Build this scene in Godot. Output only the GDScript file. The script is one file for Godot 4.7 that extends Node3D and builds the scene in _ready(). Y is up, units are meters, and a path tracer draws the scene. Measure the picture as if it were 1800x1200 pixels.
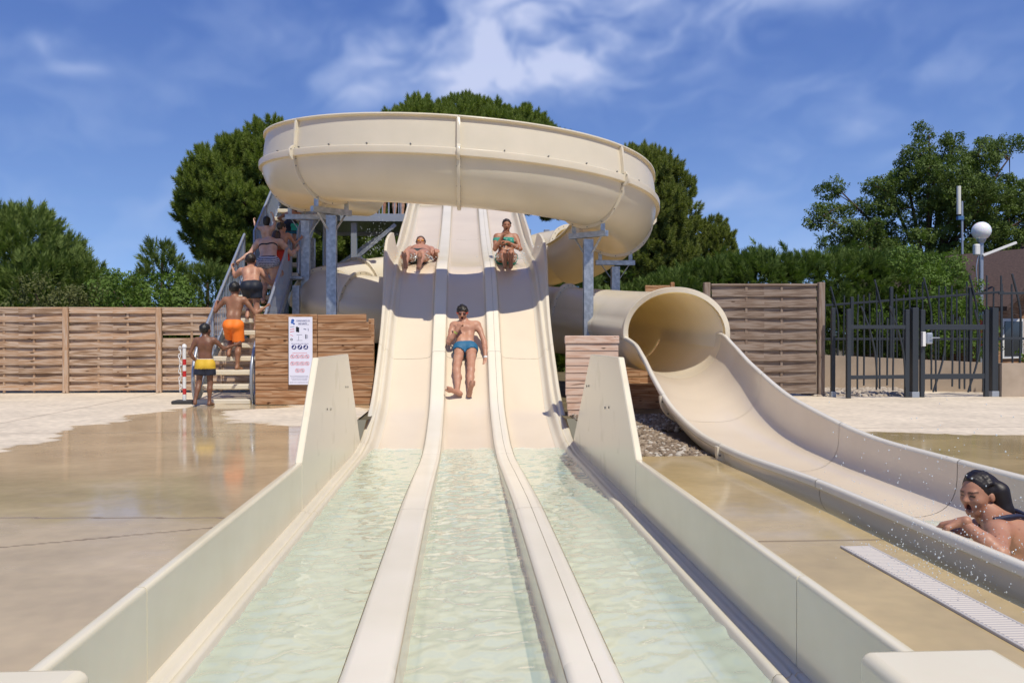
extends Node3D
# A water slide: camera, sky and sun first, then the setting, the slides, the people, the small things.

const EYE := Vector3(0.0, 1.0, 0.0)
const SUN_TO := Vector3(0.18, 0.80, 0.44)
var M := {}
var rng := RandomNumberGenerator.new()
var used := {}

func _ready() -> void:
	rng.seed = 20
	var cam := Camera3D.new()
	cam.name = "camera"
	cam.fov = 43.6
	cam.near = 0.05
	cam.far = 600.0
	cam.position = EYE
	cam.rotation_degrees = Vector3(-0.458, -3.357, 0)
	add_child(cam)
	cam.current = true
	var env := Environment.new()
	env.background_mode = Environment.BG_SKY
	env.tonemap_mode = Environment.TONE_MAPPER_LINEAR
	env.tonemap_exposure = 1.14
	env.background_energy_multiplier = 1.0
	env.sdfgi_enabled = true
	env.ssao_enabled = true
	env.ssil_enabled = true
	var sky := Sky.new()
	var pano := PanoramaSkyMaterial.new()
	pano.panorama = sky_picture()
	sky.sky_material = pano
	env.sky = sky
	var we := WorldEnvironment.new()
	we.name = "environment"
	we.environment = env
	add_child(we)
	var sun := DirectionalLight3D.new()
	sun.name = "sun"
	sun.light_energy = 1.17
	sun.light_angular_distance = 0.55
	sun.light_color = Color(1.0, 0.965, 0.9)
	sun.shadow_enabled = true
	add_child(sun)
	sun.look_at_from_position(SUN_TO * 30.0, Vector3.ZERO, Vector3(0, 0, -1))
	make_materials()
	build_ground()
	build_multi_slide()
	build_tube_slide()
	build_posts()
	build_platform()
	build_stairs()
	build_timber()
	build_metal_fence()
	build_background()
	build_trees()
	build_small_things()
	build_people()
	build_spray()

func sky_picture() -> ImageTexture:
	# clear summer air, paler to the horizon, with thin high cloud drawn out by the wind
	var w := 2048
	var h := 1024
	var data := PackedByteArray()
	data.resize(w * h * 3)
	var n1 := FastNoiseLite.new()
	n1.seed = 11
	n1.noise_type = FastNoiseLite.TYPE_SIMPLEX_SMOOTH
	n1.frequency = 1.0
	n1.fractal_octaves = 6
	n1.fractal_gain = 0.52
	var n2 := FastNoiseLite.new()
	n2.seed = 5
	n2.noise_type = FastNoiseLite.TYPE_SIMPLEX_SMOOTH
	n2.frequency = 1.0
	n2.fractal_octaves = 3
	# banks of cloud: azimuth and height in degrees, half sizes, strength
	var banks := [[5.0, 19.5, 10.0, 3.6, 0.56], [8.5, 17.4, 7.0, 2.8, 0.52], [3.0, 17.0, 6.0, 1.6, 0.4], [2.0, 20.5, 6.0, 2.2, 0.35], [-6.0, 18.3, 4.6, 1.7, 0.36], [-4.0, 16.3, 6.0, 1.2, 0.3], [22.0, 21.0, 6.5, 2.2, 0.48], [28.5, 21.0, 5.2, 1.0, 0.52], [17.0, 17.6, 1.8, 0.9, 0.44], [27.0, 14.5, 5.2, 2.0, 0.48], [24.0, 12.2, 4.0, 1.0, 0.3], [-26.5, 16.6, 2.6, 0.7, 0.5], [-24.0, 15.4, 2.4, 0.4, 0.3], [0.0, 16.0, 9.0, 0.9, 0.22], [18, 9.5, 5.0, 1.6, 0.16],
		[60, 30, 20, 6, .5], [-70, 24, 24, 5, .5], [120, 26, 24, 7, .5], [-140, 30, 26, 8, .5], [175, 20, 20, 5, .45], [-35, 48, 25, 7, .5], [40, 55, 30, 6, .4]]
	for y in h:
		var el := (0.5 - (y + 0.5) / h) * PI
		var s := sin(el)
		var base := Color(0.62, 0.71, 0.87)
		var t := clampf(s, 0.0, 1.0)
		var k := pow(1.0 - t, 3.7)
		base = Color(0.25, 0.365, 0.64).lerp(Color(0.635, 0.785, 0.965), clampf(k, 0, 1))
		if s < 0:
			base = Color(0.52, 0.50, 0.45)
		for x in w:
			var c := base
			if s > 0.0:
				var az := wrapf((x + 0.5) / w * TAU, -PI, PI)
				var dir := Vector3(sin(az) * cos(el), s, -cos(az) * cos(el))
				var warp := n2.get_noise_3d(dir.x * 5.0, dir.y * 9.0, dir.z * 5.0) * 0.45
				var q := n1.get_noise_3d(dir.x * 6.5 + warp, dir.y * 12.0 - warp * 1.5 - dir.x * 2.5, dir.z * 6.5 + warp)
				var cover := 0.0
				var azd := rad_to_deg(az)
				var eld := rad_to_deg(el)
				for b in banks:
					var dx: float = absf(azd - b[0])
					if dx > 180.0:
						dx = 360.0 - dx
					dx /= b[2]
					var dy: float = (eld - b[1] - 0.12 * (azd - b[0])) / b[3]
					var e := dx * dx + dy * dy
					if e < 5.0:
						cover += b[4] * exp(-e * 1.1)
				var a := clampf(cover * (0.52 + 1.2 * q) + maxf(q + 0.10, 0.0) * 0.24, 0.0, 0.85)
				c = c.lerp(Color(0.80, 0.825, 0.925), a)
			var o := (y * w + x) * 3
			data[o] = int(c.r * 255.0)
			data[o + 1] = int(c.g * 255.0)
			data[o + 2] = int(c.b * 255.0)
	return ImageTexture.create_from_image(Image.create_from_data(w, h, false, Image.FORMAT_RGB8, data))

# ---------------------------------------------------------------- helpers: meshes
class MB:
	var v := PackedVector3Array()
	var n := PackedVector3Array()
	var uv := PackedVector2Array()
	var c := PackedColorArray()
	var ix := PackedInt32Array()
	func vert(p: Vector3, nn: Vector3, u := Vector2.ZERO, col := Color.WHITE) -> int:
		v.append(p)
		n.append(nn)
		uv.append(u)
		c.append(col)
		return v.size() - 1
	func tri(a: Vector3, b: Vector3, d: Vector3, col := Color.WHITE) -> void:
		var nn := (d - a).cross(b - a).normalized()
		var i := v.size()
		vert(a, nn, Vector2(0, 0), col)
		vert(b, nn, Vector2(1, 0), col)
		vert(d, nn, Vector2(0, 1), col)
		ix.append_array(PackedInt32Array([i, i + 1, i + 2]))
	func quad(a: Vector3, b: Vector3, d: Vector3, e: Vector3, su := 1.0, sv := 1.0, col := Color.WHITE) -> void:
		var nn := (d - a).cross(b - a).normalized()
		var i := v.size()
		vert(a, nn, Vector2(0, sv), col)
		vert(b, nn, Vector2(0, 0), col)
		vert(d, nn, Vector2(su, 0), col)
		vert(e, nn, Vector2(su, sv), col)
		ix.append_array(PackedInt32Array([i, i + 1, i + 2, i, i + 2, i + 3]))
	# a box with chamfered edges; the grain (u) runs along its x
	func cbox(xf: Transform3D, s: Vector3, ch := 0.004, uoff := Vector2.ZERO) -> void:
		var h := s * 0.5
		ch = minf(ch, minf(h.x, minf(h.y, h.z)) * 0.7)
		for a in 3:
			var b := (a + 1) % 3
			var d := (a + 2) % 3
			for sg in [-1.0, 1.0]:
				var q: Array[Vector3] = []
				for k in [[-1, -1], [1, -1], [1, 1], [-1, 1]]:
					var p := Vector3.ZERO
					p[a] = sg * h[a]
					p[b] = k[0] * (h[b] - ch)
					p[d] = k[1] * (h[d] - ch)
					q.append(p)
				face(xf, q, uoff)
			for sb in [-1.0, 1.0]:
				for sd in [-1.0, 1.0]:
					var q2: Array[Vector3] = []
					for k in [[0, -1], [0, 1], [1, 1], [1, -1]]:
						var p := Vector3.ZERO
						p[a] = k[1] * (h[a] - ch)
						p[b] = sb * (h[b] - (ch if k[0] == 1 else 0.0))
						p[d] = sd * (h[d] - (ch if k[0] == 0 else 0.0))
						q2.append(p)
					face(xf, q2, uoff)
		for sx in [-1.0, 1.0]:
			for sy in [-1.0, 1.0]:
				for sz in [-1.0, 1.0]:
					face(xf, [Vector3(sx * h.x, sy * (h.y - ch), sz * (h.z - ch)), Vector3(sx * (h.x - ch), sy * h.y, sz * (h.z - ch)), Vector3(sx * (h.x - ch), sy * (h.y - ch), sz * h.z)], uoff)
	func face(xf: Transform3D, q: Array, uoff := Vector2.ZERO) -> void:
		var mid := Vector3.ZERO
		for p in q:
			mid += p
		var nl: Vector3 = (q[2] - q[0]).cross(q[1] - q[0])
		if nl.dot(mid) < 0:
			q = q.duplicate()
			q.reverse()
			nl = -nl
		nl = nl.normalized()
		var nn := (xf.basis * nl).normalized()
		var i := v.size()
		for p in q:
			var u := Vector2(p.x, p.y)
			if absf(nl.y) > 0.7:
				u = Vector2(p.x, p.z)
			elif absf(nl.x) > 0.7:
				u = Vector2(p.z, p.y)
			vert(xf * p, nn, u + uoff)
		for k in range(1, q.size() - 1):
			ix.append_array(PackedInt32Array([i, i + k, i + k + 1]))
	func box(p: Vector3, s: Vector3, ch := 0.004) -> void:
		cbox(Transform3D(Basis(), p), s, ch)
	# a bar of box section between two points
	func bar(a: Vector3, b: Vector3, wx: float, wy: float, ch := 0.003, up := Vector3.UP) -> void:
		var x := (b - a).normalized()
		if absf(x.dot(up)) > 0.97:
			up = Vector3(0, 0, 1)
		var z := x.cross(up).normalized()
		cbox(Transform3D(Basis(x, z.cross(x).normalized(), z), (a + b) * 0.5), Vector3((b - a).length(), wy, wx), ch)
	# rows of points joined into a smooth sheet; two points in the same place make a crease
	func loft(rows: Array, close_row := false, col := Color.WHITE, su := 1.0, sv := 1.0, close_rows := false) -> void:
		var first := v.size()
		var nr := rows.size()
		var nc: int = rows[0].size()
		for i in nr:
			var run := 0.0
			for j in nc:
				if j > 0:
					run += rows[i][j].distance_to(rows[i][j - 1])
				vert(rows[i][j], Vector3.ZERO, Vector2(run * su, float(i) / maxf(1.0, nr - 1) * sv), col)
		for i in (nr if close_rows else nr - 1):
			for j in (nc if close_row else nc - 1):
				var a := first + i * nc + j
				var b := first + i * nc + (j + 1) % nc
				var d := first + ((i + 1) % nr) * nc + (j + 1) % nc
				var e := first + ((i + 1) % nr) * nc + j
				if v[a].distance_squared_to(v[b]) + v[d].distance_squared_to(v[e]) < 1e-9:
					continue
				tri_i(a, b, d)
				tri_i(a, d, e)
		for k in range(first, v.size()):
			n[k] = n[k].normalized()
	func tri_i(a: int, b: int, d: int) -> void:
		var nn := (v[d] - v[a]).cross(v[b] - v[a])
		if nn.length_squared() < 1e-16:
			return
		n[a] += nn
		n[b] += nn
		n[d] += nn
		ix.append_array(PackedInt32Array([a, b, d]))
	func fan(ring: Array, col := Color.WHITE, flip := false) -> void:
		var mid := Vector3.ZERO
		for p in ring:
			mid += p
		mid /= ring.size()
		for k in ring.size():
			var p: Vector3 = ring[k]
			var q: Vector3 = ring[(k + 1) % ring.size()]
			if flip:
				tri(mid, q, p, col)
			else:
				tri(mid, p, q, col)
	func tube(path: Array, rad, sides := 8, col := Color.WHITE, cap := true) -> void:
		var rows := []
		var up := Vector3(0.13, 1, 0.07).normalized()
		for i in path.size():
			var a: Vector3 = path[maxi(i - 1, 0)]
			var b: Vector3 = path[mini(i + 1, path.size() - 1)]
			var t := (b - a).normalized()
			if absf(t.dot(up)) > 0.96:
				up = Vector3(1, 0.1, 0.2).normalized()
			var x := t.cross(up).normalized()
			var y := x.cross(t)
			up = y
			var r: float = rad[i] if rad is Array or rad is PackedFloat32Array else rad
			var row := PackedVector3Array()
			for k in sides:
				var w := TAU * k / sides
				row.append(path[i] + (x * cos(w) + y * sin(w)) * r)
			rows.append(row)
		loft(rows, true, col)
		if cap:
			fan(Array(rows[0]), col, true)
			fan(Array(rows[-1]), col)
	func done() -> ArrayMesh:
		var m := ArrayMesh.new()
		if v.is_empty():
			return m
		var a := []
		a.resize(Mesh.ARRAY_MAX)
		a[Mesh.ARRAY_VERTEX] = v
		a[Mesh.ARRAY_NORMAL] = n
		a[Mesh.ARRAY_TEX_UV] = uv
		a[Mesh.ARRAY_COLOR] = c
		a[Mesh.ARRAY_INDEX] = ix
		m.add_surface_from_arrays(Mesh.PRIMITIVE_TRIANGLES, a)
		return m

func numbered(called: String) -> String:
	if not used.has(called):
		used[called] = 0
		return called
	used[called] += 1
	return "%s_%03d" % [called, used[called]]

func thing(called: String, label: String, category: String, at := Vector3.ZERO, group := "") -> Node3D:
	var o := Node3D.new()
	o.name = numbered(called)
	add_child(o)
	o.position = at
	tag(o, label, category, group)
	return o

func tag(o: Node, label: String, category: String, group := "", kind := "") -> void:
	if label:
		o.set_meta("label", label)
	if category:
		o.set_meta("category", category)
	if group:
		o.set_meta("group", group)
	if kind:
		o.set_meta("kind", kind)

func part(parent: Node, called: String, mesh, m: Material, at := Transform3D()) -> MeshInstance3D:
	var o := MeshInstance3D.new()
	o.name = called
	o.mesh = mesh.done() if mesh is MB else mesh
	o.material_override = m
	if parent == self:
		o.name = numbered(called)
	parent.add_child(o, true)
	o.transform = at
	return o

func structure(called: String, mesh, m: Material) -> MeshInstance3D:
	var o := part(self, called, mesh, m)
	o.set_meta("kind", "structure")
	return o

func crom(a: Vector3, b: Vector3, c: Vector3, d: Vector3, t: float) -> Vector3:
	return 0.5 * (2.0 * b + (c - a) * t + (2.0 * a - 5.0 * b + 4.0 * c - d) * t * t + (3.0 * b - a - 3.0 * c + d) * t * t * t)

func curve(pts: Array, per := 6) -> Array:
	var out := []
	for i in pts.size() - 1:
		for k in per:
			out.append(crom(pts[maxi(i - 1, 0)], pts[i], pts[i + 1], pts[mini(i + 2, pts.size() - 1)], float(k) / per))
	out.append(pts[-1])
	return out

# a smooth line through [x, y] pairs
func table(t: Array, x: float) -> float:
	var n := t.size()
	if x <= t[0][0]:
		return t[0][1]
	if x >= t[n - 1][0]:
		return t[n - 1][1]
	for i in n - 1:
		if x <= t[i + 1][0]:
			var x0: float = t[i][0]
			var x1: float = t[i + 1][0]
			var y0: float = t[i][1]
			var y1: float = t[i + 1][1]
			var s := (y1 - y0) / (x1 - x0)
			var s0 := s
			var s1 := s
			if i > 0:
				var q: float = (y0 - t[i - 1][1]) / (x0 - t[i - 1][0])
				s0 = 0.0 if q * s <= 0.0 else 2.0 * q * s / (q + s)
			if i < n - 2:
				var q: float = (t[i + 2][1] - y1) / (t[i + 2][0] - x1)
				s1 = 0.0 if q * s <= 0.0 else 2.0 * q * s / (q + s)
			var u := (x - x0) / (x1 - x0)
			var w := x1 - x0
			return y0 * (2 * u * u * u - 3 * u * u + 1) + s0 * w * (u * u * u - 2 * u * u + u) + y1 * (3 * u * u - 2 * u * u * u) + s1 * w * (u * u * u - u * u)
	return t[n - 1][1]

func lin(r: float, g: float, b: float) -> Color:
	return Color(r, g, b).linear_to_srgb()

# ---------------------------------------------------------------- materials
func noise(seed_: int, freq: float, oct := 4, gain := 0.5) -> FastNoiseLite:
	var f := FastNoiseLite.new()
	f.seed = seed_
	f.frequency = freq
	f.fractal_octaves = oct
	f.fractal_gain = gain
	f.noise_type = FastNoiseLite.TYPE_SIMPLEX_SMOOTH
	return f

# grey-scale picture of noise between two values, tiling
func mottle(seed_: int, freq: float, lo: Color, hi: Color, size := 256, oct := 4) -> ImageTexture:
	var im := noise(seed_, freq, oct).get_seamless_image(size, size)
	var src := im.get_data()
	var out := PackedByteArray()
	out.resize(size * size * 3)
	var chans := im.get_format() == Image.FORMAT_L8
	for i in size * size:
		var t: float = src[i if chans else i * 4] / 255.0
		var c := lo.lerp(hi, t)
		out[i * 3] = int(c.r * 255)
		out[i * 3 + 1] = int(c.g * 255)
		out[i * 3 + 2] = int(c.b * 255)
	return ImageTexture.create_from_image(Image.create_from_data(size, size, false, Image.FORMAT_RGB8, out))

func mat(col: Color, rough: float, metal := 0.0) -> StandardMaterial3D:
	var m := StandardMaterial3D.new()
	m.albedo_color = col
	m.roughness = rough
	m.metallic = metal
	return m

func triplanar(m: StandardMaterial3D, scale: float) -> StandardMaterial3D:
	m.uv1_triplanar = true
	m.uv1_world_triplanar = true
	m.uv1_scale = Vector3.ONE * scale
	return m

# wood: grain along u, knots, silvered and reddish streaks
func wood(seed_: int, a: Color, b: Color, grey: Color, knots: int) -> StandardMaterial3D:
	var w := 512
	var h := 128
	var out := PackedByteArray()
	out.resize(w * h * 3)
	var g1 := noise(seed_, 1.0, 4)
	var g2 := noise(seed_ + 1, 1.0, 3)
	var r := RandomNumberGenerator.new()
	r.seed = seed_
	var kn := []
	for k in knots:
		kn.append(Vector3(r.randf() * w, r.randf() * h, r.randf_range(4, 9)))
	for y in h:
		for x in w:
			var bend := 0.0
			var dark := 0.0
			for k in kn:
				var dx: float = (x - k.x) / 2.2
				var dy: float = y - k.y
				var dd := sqrt(dx * dx + dy * dy)
				bend += signf(dy) * exp(-dd / (k.z * 1.6)) * k.z
				dark += exp(-pow(dd / (k.z * 0.55), 4.0))
			var yy := y + bend
			var fine := g1.get_noise_2d(x * 0.012, yy * 0.33)
			var wide := g2.get_noise_2d(x * 0.006, yy * 0.045)
			var t := clampf(0.5 + 0.75 * fine + 0.35 * wide, 0, 1)
			var c := a.lerp(b, t).lerp(grey, clampf(wide * 1.4 + 0.35, 0, 0.85))
			c = c.lerp(Color(0.20, 0.12, 0.07), clampf(dark, 0, 0.75))
			var o := (y * w + x) * 3
			out[o] = int(c.r * 255)
			out[o + 1] = int(c.g * 255)
			out[o + 2] = int(c.b * 255)
	var tex := ImageTexture.create_from_image(Image.create_from_data(w, h, false, Image.FORMAT_RGB8, out))
	var m := mat(Color.WHITE, 0.78)
	m.albedo_texture = tex
	m.heightmap_enabled = true
	m.heightmap_texture = tex
	m.heightmap_scale = 0.25
	m.uv1_scale = Vector3(0.62, 3.6, 1)
	m.metallic_specular = 0.3
	return m

func streaks() -> ImageTexture:
	var w := 256
	var n1 := noise(33, 1.0, 4)
	var n2 := noise(34, 1.0, 3)
	var out := PackedByteArray()
	out.resize(w * w * 3)
	for y in w:
		for x in w:
			var a := n1.get_noise_2d(x * 0.010, y * 0.010) + 0.05 * n2.get_noise_2d(x * 0.03, y * 0.03)
			var k := smoothstep(0.2, 0.5, a)
			var c := Color(0.90, 0.86, 0.76).lerp(Color(0.79, 0.745, 0.63), k * 0.35)
			var o := (y * w + x) * 3
			out[o] = int(c.r * 255)
			out[o + 1] = int(c.g * 255)
			out[o + 2] = int(c.b * 255)
	return ImageTexture.create_from_image(Image.create_from_data(w, w, false, Image.FORMAT_RGB8, out))

func make_materials() -> void:
	# moulded glass-fibre of the slides
	var gel := mat(Color.WHITE, 0.24)
	gel.albedo_texture = mottle(3, 0.012, Color(0.925, 0.905, 0.83), Color(0.955, 0.935, 0.87))
	triplanar(gel, 0.5)
	gel.heightmap_enabled = true
	gel.heightmap_texture = mottle(4, 0.02, Color(0.35, 0.35, 0.35), Color(0.65, 0.65, 0.65))
	gel.heightmap_scale = 0.3
	gel.backlight_enabled = true
	gel.backlight = lin(0.58, 0.46, 0.22)
	M.gel = gel
	# the inside of the lanes, yellower and smoother
	var lane := mat(Color.WHITE, 0.2)
	lane.albedo_texture = mottle(7, 0.01, Color(0.85, 0.79, 0.70), Color(0.885, 0.83, 0.74))
	triplanar(lane, 0.35)
	M.lane = lane
	var div := mat(Color.WHITE, 0.22)
	div.albedo_texture = mottle(8, 0.01, Color(0.88, 0.85, 0.77), Color(0.91, 0.88, 0.81))
	triplanar(div, 0.5)
	M.divider = div
	var wallm := mat(Color.WHITE, 0.16)
	wallm.albedo_texture = mottle(9, 0.008, Color(0.87, 0.83, 0.715), Color(0.905, 0.87, 0.765))
	triplanar(wallm, 0.6)
	M.wall = wallm
	# the tall panels, streaked by splashing water
	var pan := mat(Color.WHITE, 0.2)
	pan.albedo_texture = streaks()
	triplanar(pan, 1.0)
	pan.uv1_scale = Vector3(0.6, 0.55, 0.6)
	M.panel = pan
	M.seam = mat(lin(0.22, 0.18, 0.13), 0.6)
	var steel := mat(Color.WHITE, 0.42, 0.75)
	steel.albedo_texture = mottle(21, 0.03, Color(0.58, 0.61, 0.64), Color(0.80, 0.82, 0.84))
	triplanar(steel, 1.3)
	M.steel = steel
	var rail := mat(Color(0.66, 0.69, 0.73), 0.38, 0.55)
	M.rail = rail
	M.bolt = mat(lin(0.2, 0.19, 0.17), 0.4, 0.6)
	M.black = mat(lin(0.015, 0.015, 0.017), 0.55)
	M.dark_steel = mat(lin(0.03, 0.037, 0.045), 0.45)
	M.concrete_wall = mat(Color.WHITE, 0.85)
	M.concrete_wall.albedo_texture = mottle(31, 0.02, Color(0.62, 0.56, 0.49), Color(0.70, 0.64, 0.57))
	triplanar(M.concrete_wall, 0.4)
	M.fence_wood = []
	for k in 6:
		M.fence_wood.append(wood(100 + k * 7, Color(0.64, 0.505, 0.395).darkened(0.05 * k), Color(0.82, 0.69, 0.565).darkened(0.05 * ((k * 3) % 6)), Color(0.75, 0.675, 0.605), 3 + k % 3))
	M.wall_wood = []
	for k in 4:
		M.wall_wood.append(wood(200 + k * 7, Color(0.53, 0.365, 0.245).darkened(0.06 * k), Color(0.71, 0.54, 0.385), Color(0.70, 0.57, 0.45), 5 + k % 2))
	M.grey_wood = []
	for k in 4:
		M.grey_wood.append(wood(300 + k * 7, Color(0.43, 0.36, 0.31).darkened(0.04 * k), Color(0.62, 0.55, 0.49), Color(0.57, 0.52, 0.48), 2))
	M.pale_wood = []
	for k in 3:
		M.pale_wood.append(wood(400 + k * 7, Color(0.72, 0.57, 0.48), Color(0.87, 0.76, 0.68), Color(0.83, 0.74, 0.67), 3))
	M.bark = mat(Color.WHITE, 0.9)
	M.bark.albedo_texture = mottle(41, 0.05, Color(0.20, 0.15, 0.11), Color(0.42, 0.34, 0.27))
	triplanar(M.bark, 1.5)
	M.white = mat(lin(0.78, 0.78, 0.76), 0.4)
	M.red = mat(lin(0.55, 0.03, 0.03), 0.4)
	M.rubber = mat(lin(0.035, 0.035, 0.037), 0.8)
	var skin := mat(Color.WHITE, 0.5)
	skin.vertex_color_use_as_albedo = true
	skin.subsurf_scatter_enabled = true
	skin.subsurf_scatter_strength = 0.06
	M.skin = skin
	var cloth := mat(Color.WHITE, 0.65)
	cloth.vertex_color_use_as_albedo = true
	M.cloth = cloth
	M.hair = mat(Color.WHITE, 0.5)
	M.hair.vertex_color_use_as_albedo = true
	var water := mat(Color(0.86, 0.95, 0.865, 0.40), 0.03)
	water.transparency = BaseMaterial3D.TRANSPARENCY_ALPHA
	M.water = water
	var drop := mat(Color(0.9, 0.94, 0.95, 0.5), 0.05)
	drop.transparency = BaseMaterial3D.TRANSPARENCY_ALPHA
	M.drop = drop

# ---------------------------------------------------------------- the setting
const CX := 0.065          # axis of the three-lane slide
const HALF := 1.245        # from the axis to the side walls
const DECK := Rect2(-13, -19, 27, 22)   # x, z, width, depth of the pool deck

func wet(x: float, d: float, nz: float) -> float:
	# how much water stands on the deck at x, d metres in front of the camera; 0 dry, 1 wet
	var e := 0.0
	if x < CX:
		var edge := table([[-3, -9.0], [5.6, -9.0], [6.6, -6.6], [7.1, -4.6], [7.5, -3.95], [8.3, -4.0], [9.6, -4.1], [11.0, -3.95], [12.0, -3.7], [12.6, -3.55], [13.2, -3.1]], d)
		e = (x - edge) * 1.2
		if d > 12.9:
			e = minf(e, (13.1 - d) * 2.0)
		# a dry island by the timber wall
		var px := (x + 2.0) / 0.95
		var py := (d - 10.9) / 1.35
		e = minf(e, (sqrt(px * px + py * py) - 1.0) * 1.1)
	elif x < 2.6:
		e = 1.0
	else:
		e = (8.75 - 0.2 * (x - 3.0) - d) * 0.8
	return smoothstep(-0.05, 0.05, e + nz * 0.42)

func build_ground() -> void:
	var w := 1344
	var h := 1095
	var nb := noise(51, 0.0126, 5, 0.55)
	var nf := noise(52, 0.16, 4, 0.6)
	var ns := noise(53, 0.023, 4, 0.5)
	var alb := PackedByteArray()
	var rgh := PackedByteArray()
	var hgt := PackedByteArray()
	alb.resize(w * h * 3)
	rgh.resize(w * h * 3)
	hgt.resize(w * h * 3)
	for y in h:
		var z := DECK.position.y + DECK.size.y * (y + 0.5) / h
		for x in w:
			var px := DECK.position.x + DECK.size.x * (x + 0.5) / w
			var b := nb.get_noise_2d(x, y * 2.0)
			var f := nf.get_noise_2d(x, y)
			var s := ns.get_noise_2d(x * 0.8, y)
			var k := wet(px, -z, b + f * 0.16 + s * 0.35)
			var dry := 0.69 + 0.05 * s + 0.075 * f
			var c := Color(dry * 1.20, dry * 1.125, dry * 1.0)
			var wt := 0.65 + 0.05 * s + 0.03 * f + 0.05 * b
			c = c.lerp(Color(wt * 1.11, wt * 1.0, wt * 0.80) if px < 0.5 else Color(wt * 1.11, wt * 0.985, wt * 0.72), k)
			var film := smoothstep(3.6, 5.2, -z + b * 1.6)   # nearer, the deck is only damp
			var r := lerpf(0.82, lerpf(0.36, 0.085 + 0.07 * maxf(0.0, s + 0.2), film), k)
			# saw-cut joints in the concrete
			var jn := minf(absf(z + 4.77 - 0.06 * (px + 1.9)), absf(z + 4.33 + 0.41 * (px + 1.7)) if px < 0 else 9.0)
			jn = minf(jn, minf(absf(z + 8.9), absf(px + 5.2)))
			if px > 1.2 and px < 2.2:
				jn = absf(z + 4.05)
			if jn < 0.011:
				c = c.lerp(Color(0.33, 0.27, 0.2), 0.55)
				r = 0.5
			var o := (y * w + x) * 3
			alb[o] = int(clampf(c.r, 0, 1) * 255)
			alb[o + 1] = int(clampf(c.g, 0, 1) * 255)
			alb[o + 2] = int(clampf(c.b, 0, 1) * 255)
			var ri := int(clampf(r, 0, 1) * 255)
			rgh[o] = ri
			rgh[o + 1] = ri
			rgh[o + 2] = ri
			var hi := int(clampf(0.5 + lerpf(0.32 * f + 0.1 * s, 0.10 * b + 0.025 * f, k), 0, 1) * 255)
			hgt[o] = hi
			hgt[o + 1] = hi
			hgt[o + 2] = hi
	var m := mat(Color.WHITE, 1.0)
	m.albedo_texture = ImageTexture.create_from_image(Image.create_from_data(w, h, false, Image.FORMAT_RGB8, alb))
	m.roughness_texture = ImageTexture.create_from_image(Image.create_from_data(w, h, false, Image.FORMAT_RGB8, rgh))
	m.roughness_texture_channel = BaseMaterial3D.TEXTURE_CHANNEL_RED
	m.heightmap_enabled = true
	m.heightmap_texture = ImageTexture.create_from_image(Image.create_from_data(w, h, false, Image.FORMAT_RGB8, hgt))
	m.heightmap_scale = 0.35
	var mb := MB.new()
	var l := CX - HALF - 0.05
	var r := CX + HALF + 0.05
	for q in [[-13.0, l, -16.4, 3.0], [l, r, -0.55, 3.0], [r, 2.05, -6.93, 3.0], [2.05, 3.10, -0.2, 3.0], [3.10, 14.0, -16.4, 3.0]]:
		deck_rect(mb, q[0], q[1], q[2], q[3])
	structure("deck", mb, m)
	# soil and low cover reaching to the horizon, with a cut-out where the channels lie
	var soil := mat(Color.WHITE, 0.95)
	soil.albedo_texture = mottle(61, 0.03, Color(0.30, 0.27, 0.19), Color(0.46, 0.41, 0.30))
	triplanar(soil, 0.25)
	var g := MB.new()
	for q in [[-300.0, 300.0, -400.0, -11.9], [-300.0, CX - 1.2, -11.9, -10.4], [CX + 1.2, 300.0, -11.9, -10.4], [-300.0, -13.0, -10.4, 60.0], [14.0, 300.0, -10.4, 60.0], [-13.0, 14.0, 2.9, 60.0]]:
		g.quad(Vector3(q[0], -0.03, q[3]), Vector3(q[0], -0.03, q[2]), Vector3(q[1], -0.03, q[2]), Vector3(q[1], -0.03, q[3]))
	structure("ground", g, soil)
	# gravel between the two slides
	var gm := mat(Color.WHITE, 0.95)
	gm.albedo_texture = mottle(62, 0.12, Color(0.26, 0.22, 0.18), Color(0.46, 0.40, 0.33))
	triplanar(gm, 1.0)
	var gb := MB.new()
	gb.quad(Vector3(r, -0.045, -6.93), Vector3(r, -0.02, -10.9), Vector3(2.1, -0.02, -10.9), Vector3(2.1, -0.045, -6.93))
	gb.quad(Vector3(2.1, -0.03, -8.7), Vector3(2.1, -0.02, -10.9), Vector3(3.1, -0.02, -10.9), Vector3(3.1, -0.03, -8.7))
	gb.quad(Vector3(2.1, -0.16, -6.93), Vector3(2.1, -0.03, -8.7), Vector3(3.1, -0.03, -8.7), Vector3(3.1, -0.16, -6.93))
	gb.quad(Vector3(r, -0.045, -6.93), Vector3(r, 0.0, -6.93), Vector3(2.2, 0.0, -6.93), Vector3(2.2, -0.045, -6.93))
	structure("gravel_bed", gb, gm)
	var stone := MB.new()
	var ring := []
	var rr := RandomNumberGenerator.new()
	rr.seed = 4
	for i in 4:
		var row := PackedVector3Array()
		for j in 6:
			var a := TAU * j / 6.0
			var e := [-0.9, -0.35, 0.35, 0.9][i] as float
			var rad := sqrt(1.0 - e * e) * rr.randf_range(0.8, 1.15)
			row.append(Vector3(cos(a) * rad, e * 0.62, sin(a) * rad * 0.8))
		ring.append(row)
	stone.loft(ring, true)
	stone.fan(Array(ring[3]), Color.WHITE, true)
	var sm := mat(Color.WHITE, 0.85)
	sm.vertex_color_use_as_albedo = true
	var spots := []
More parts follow.
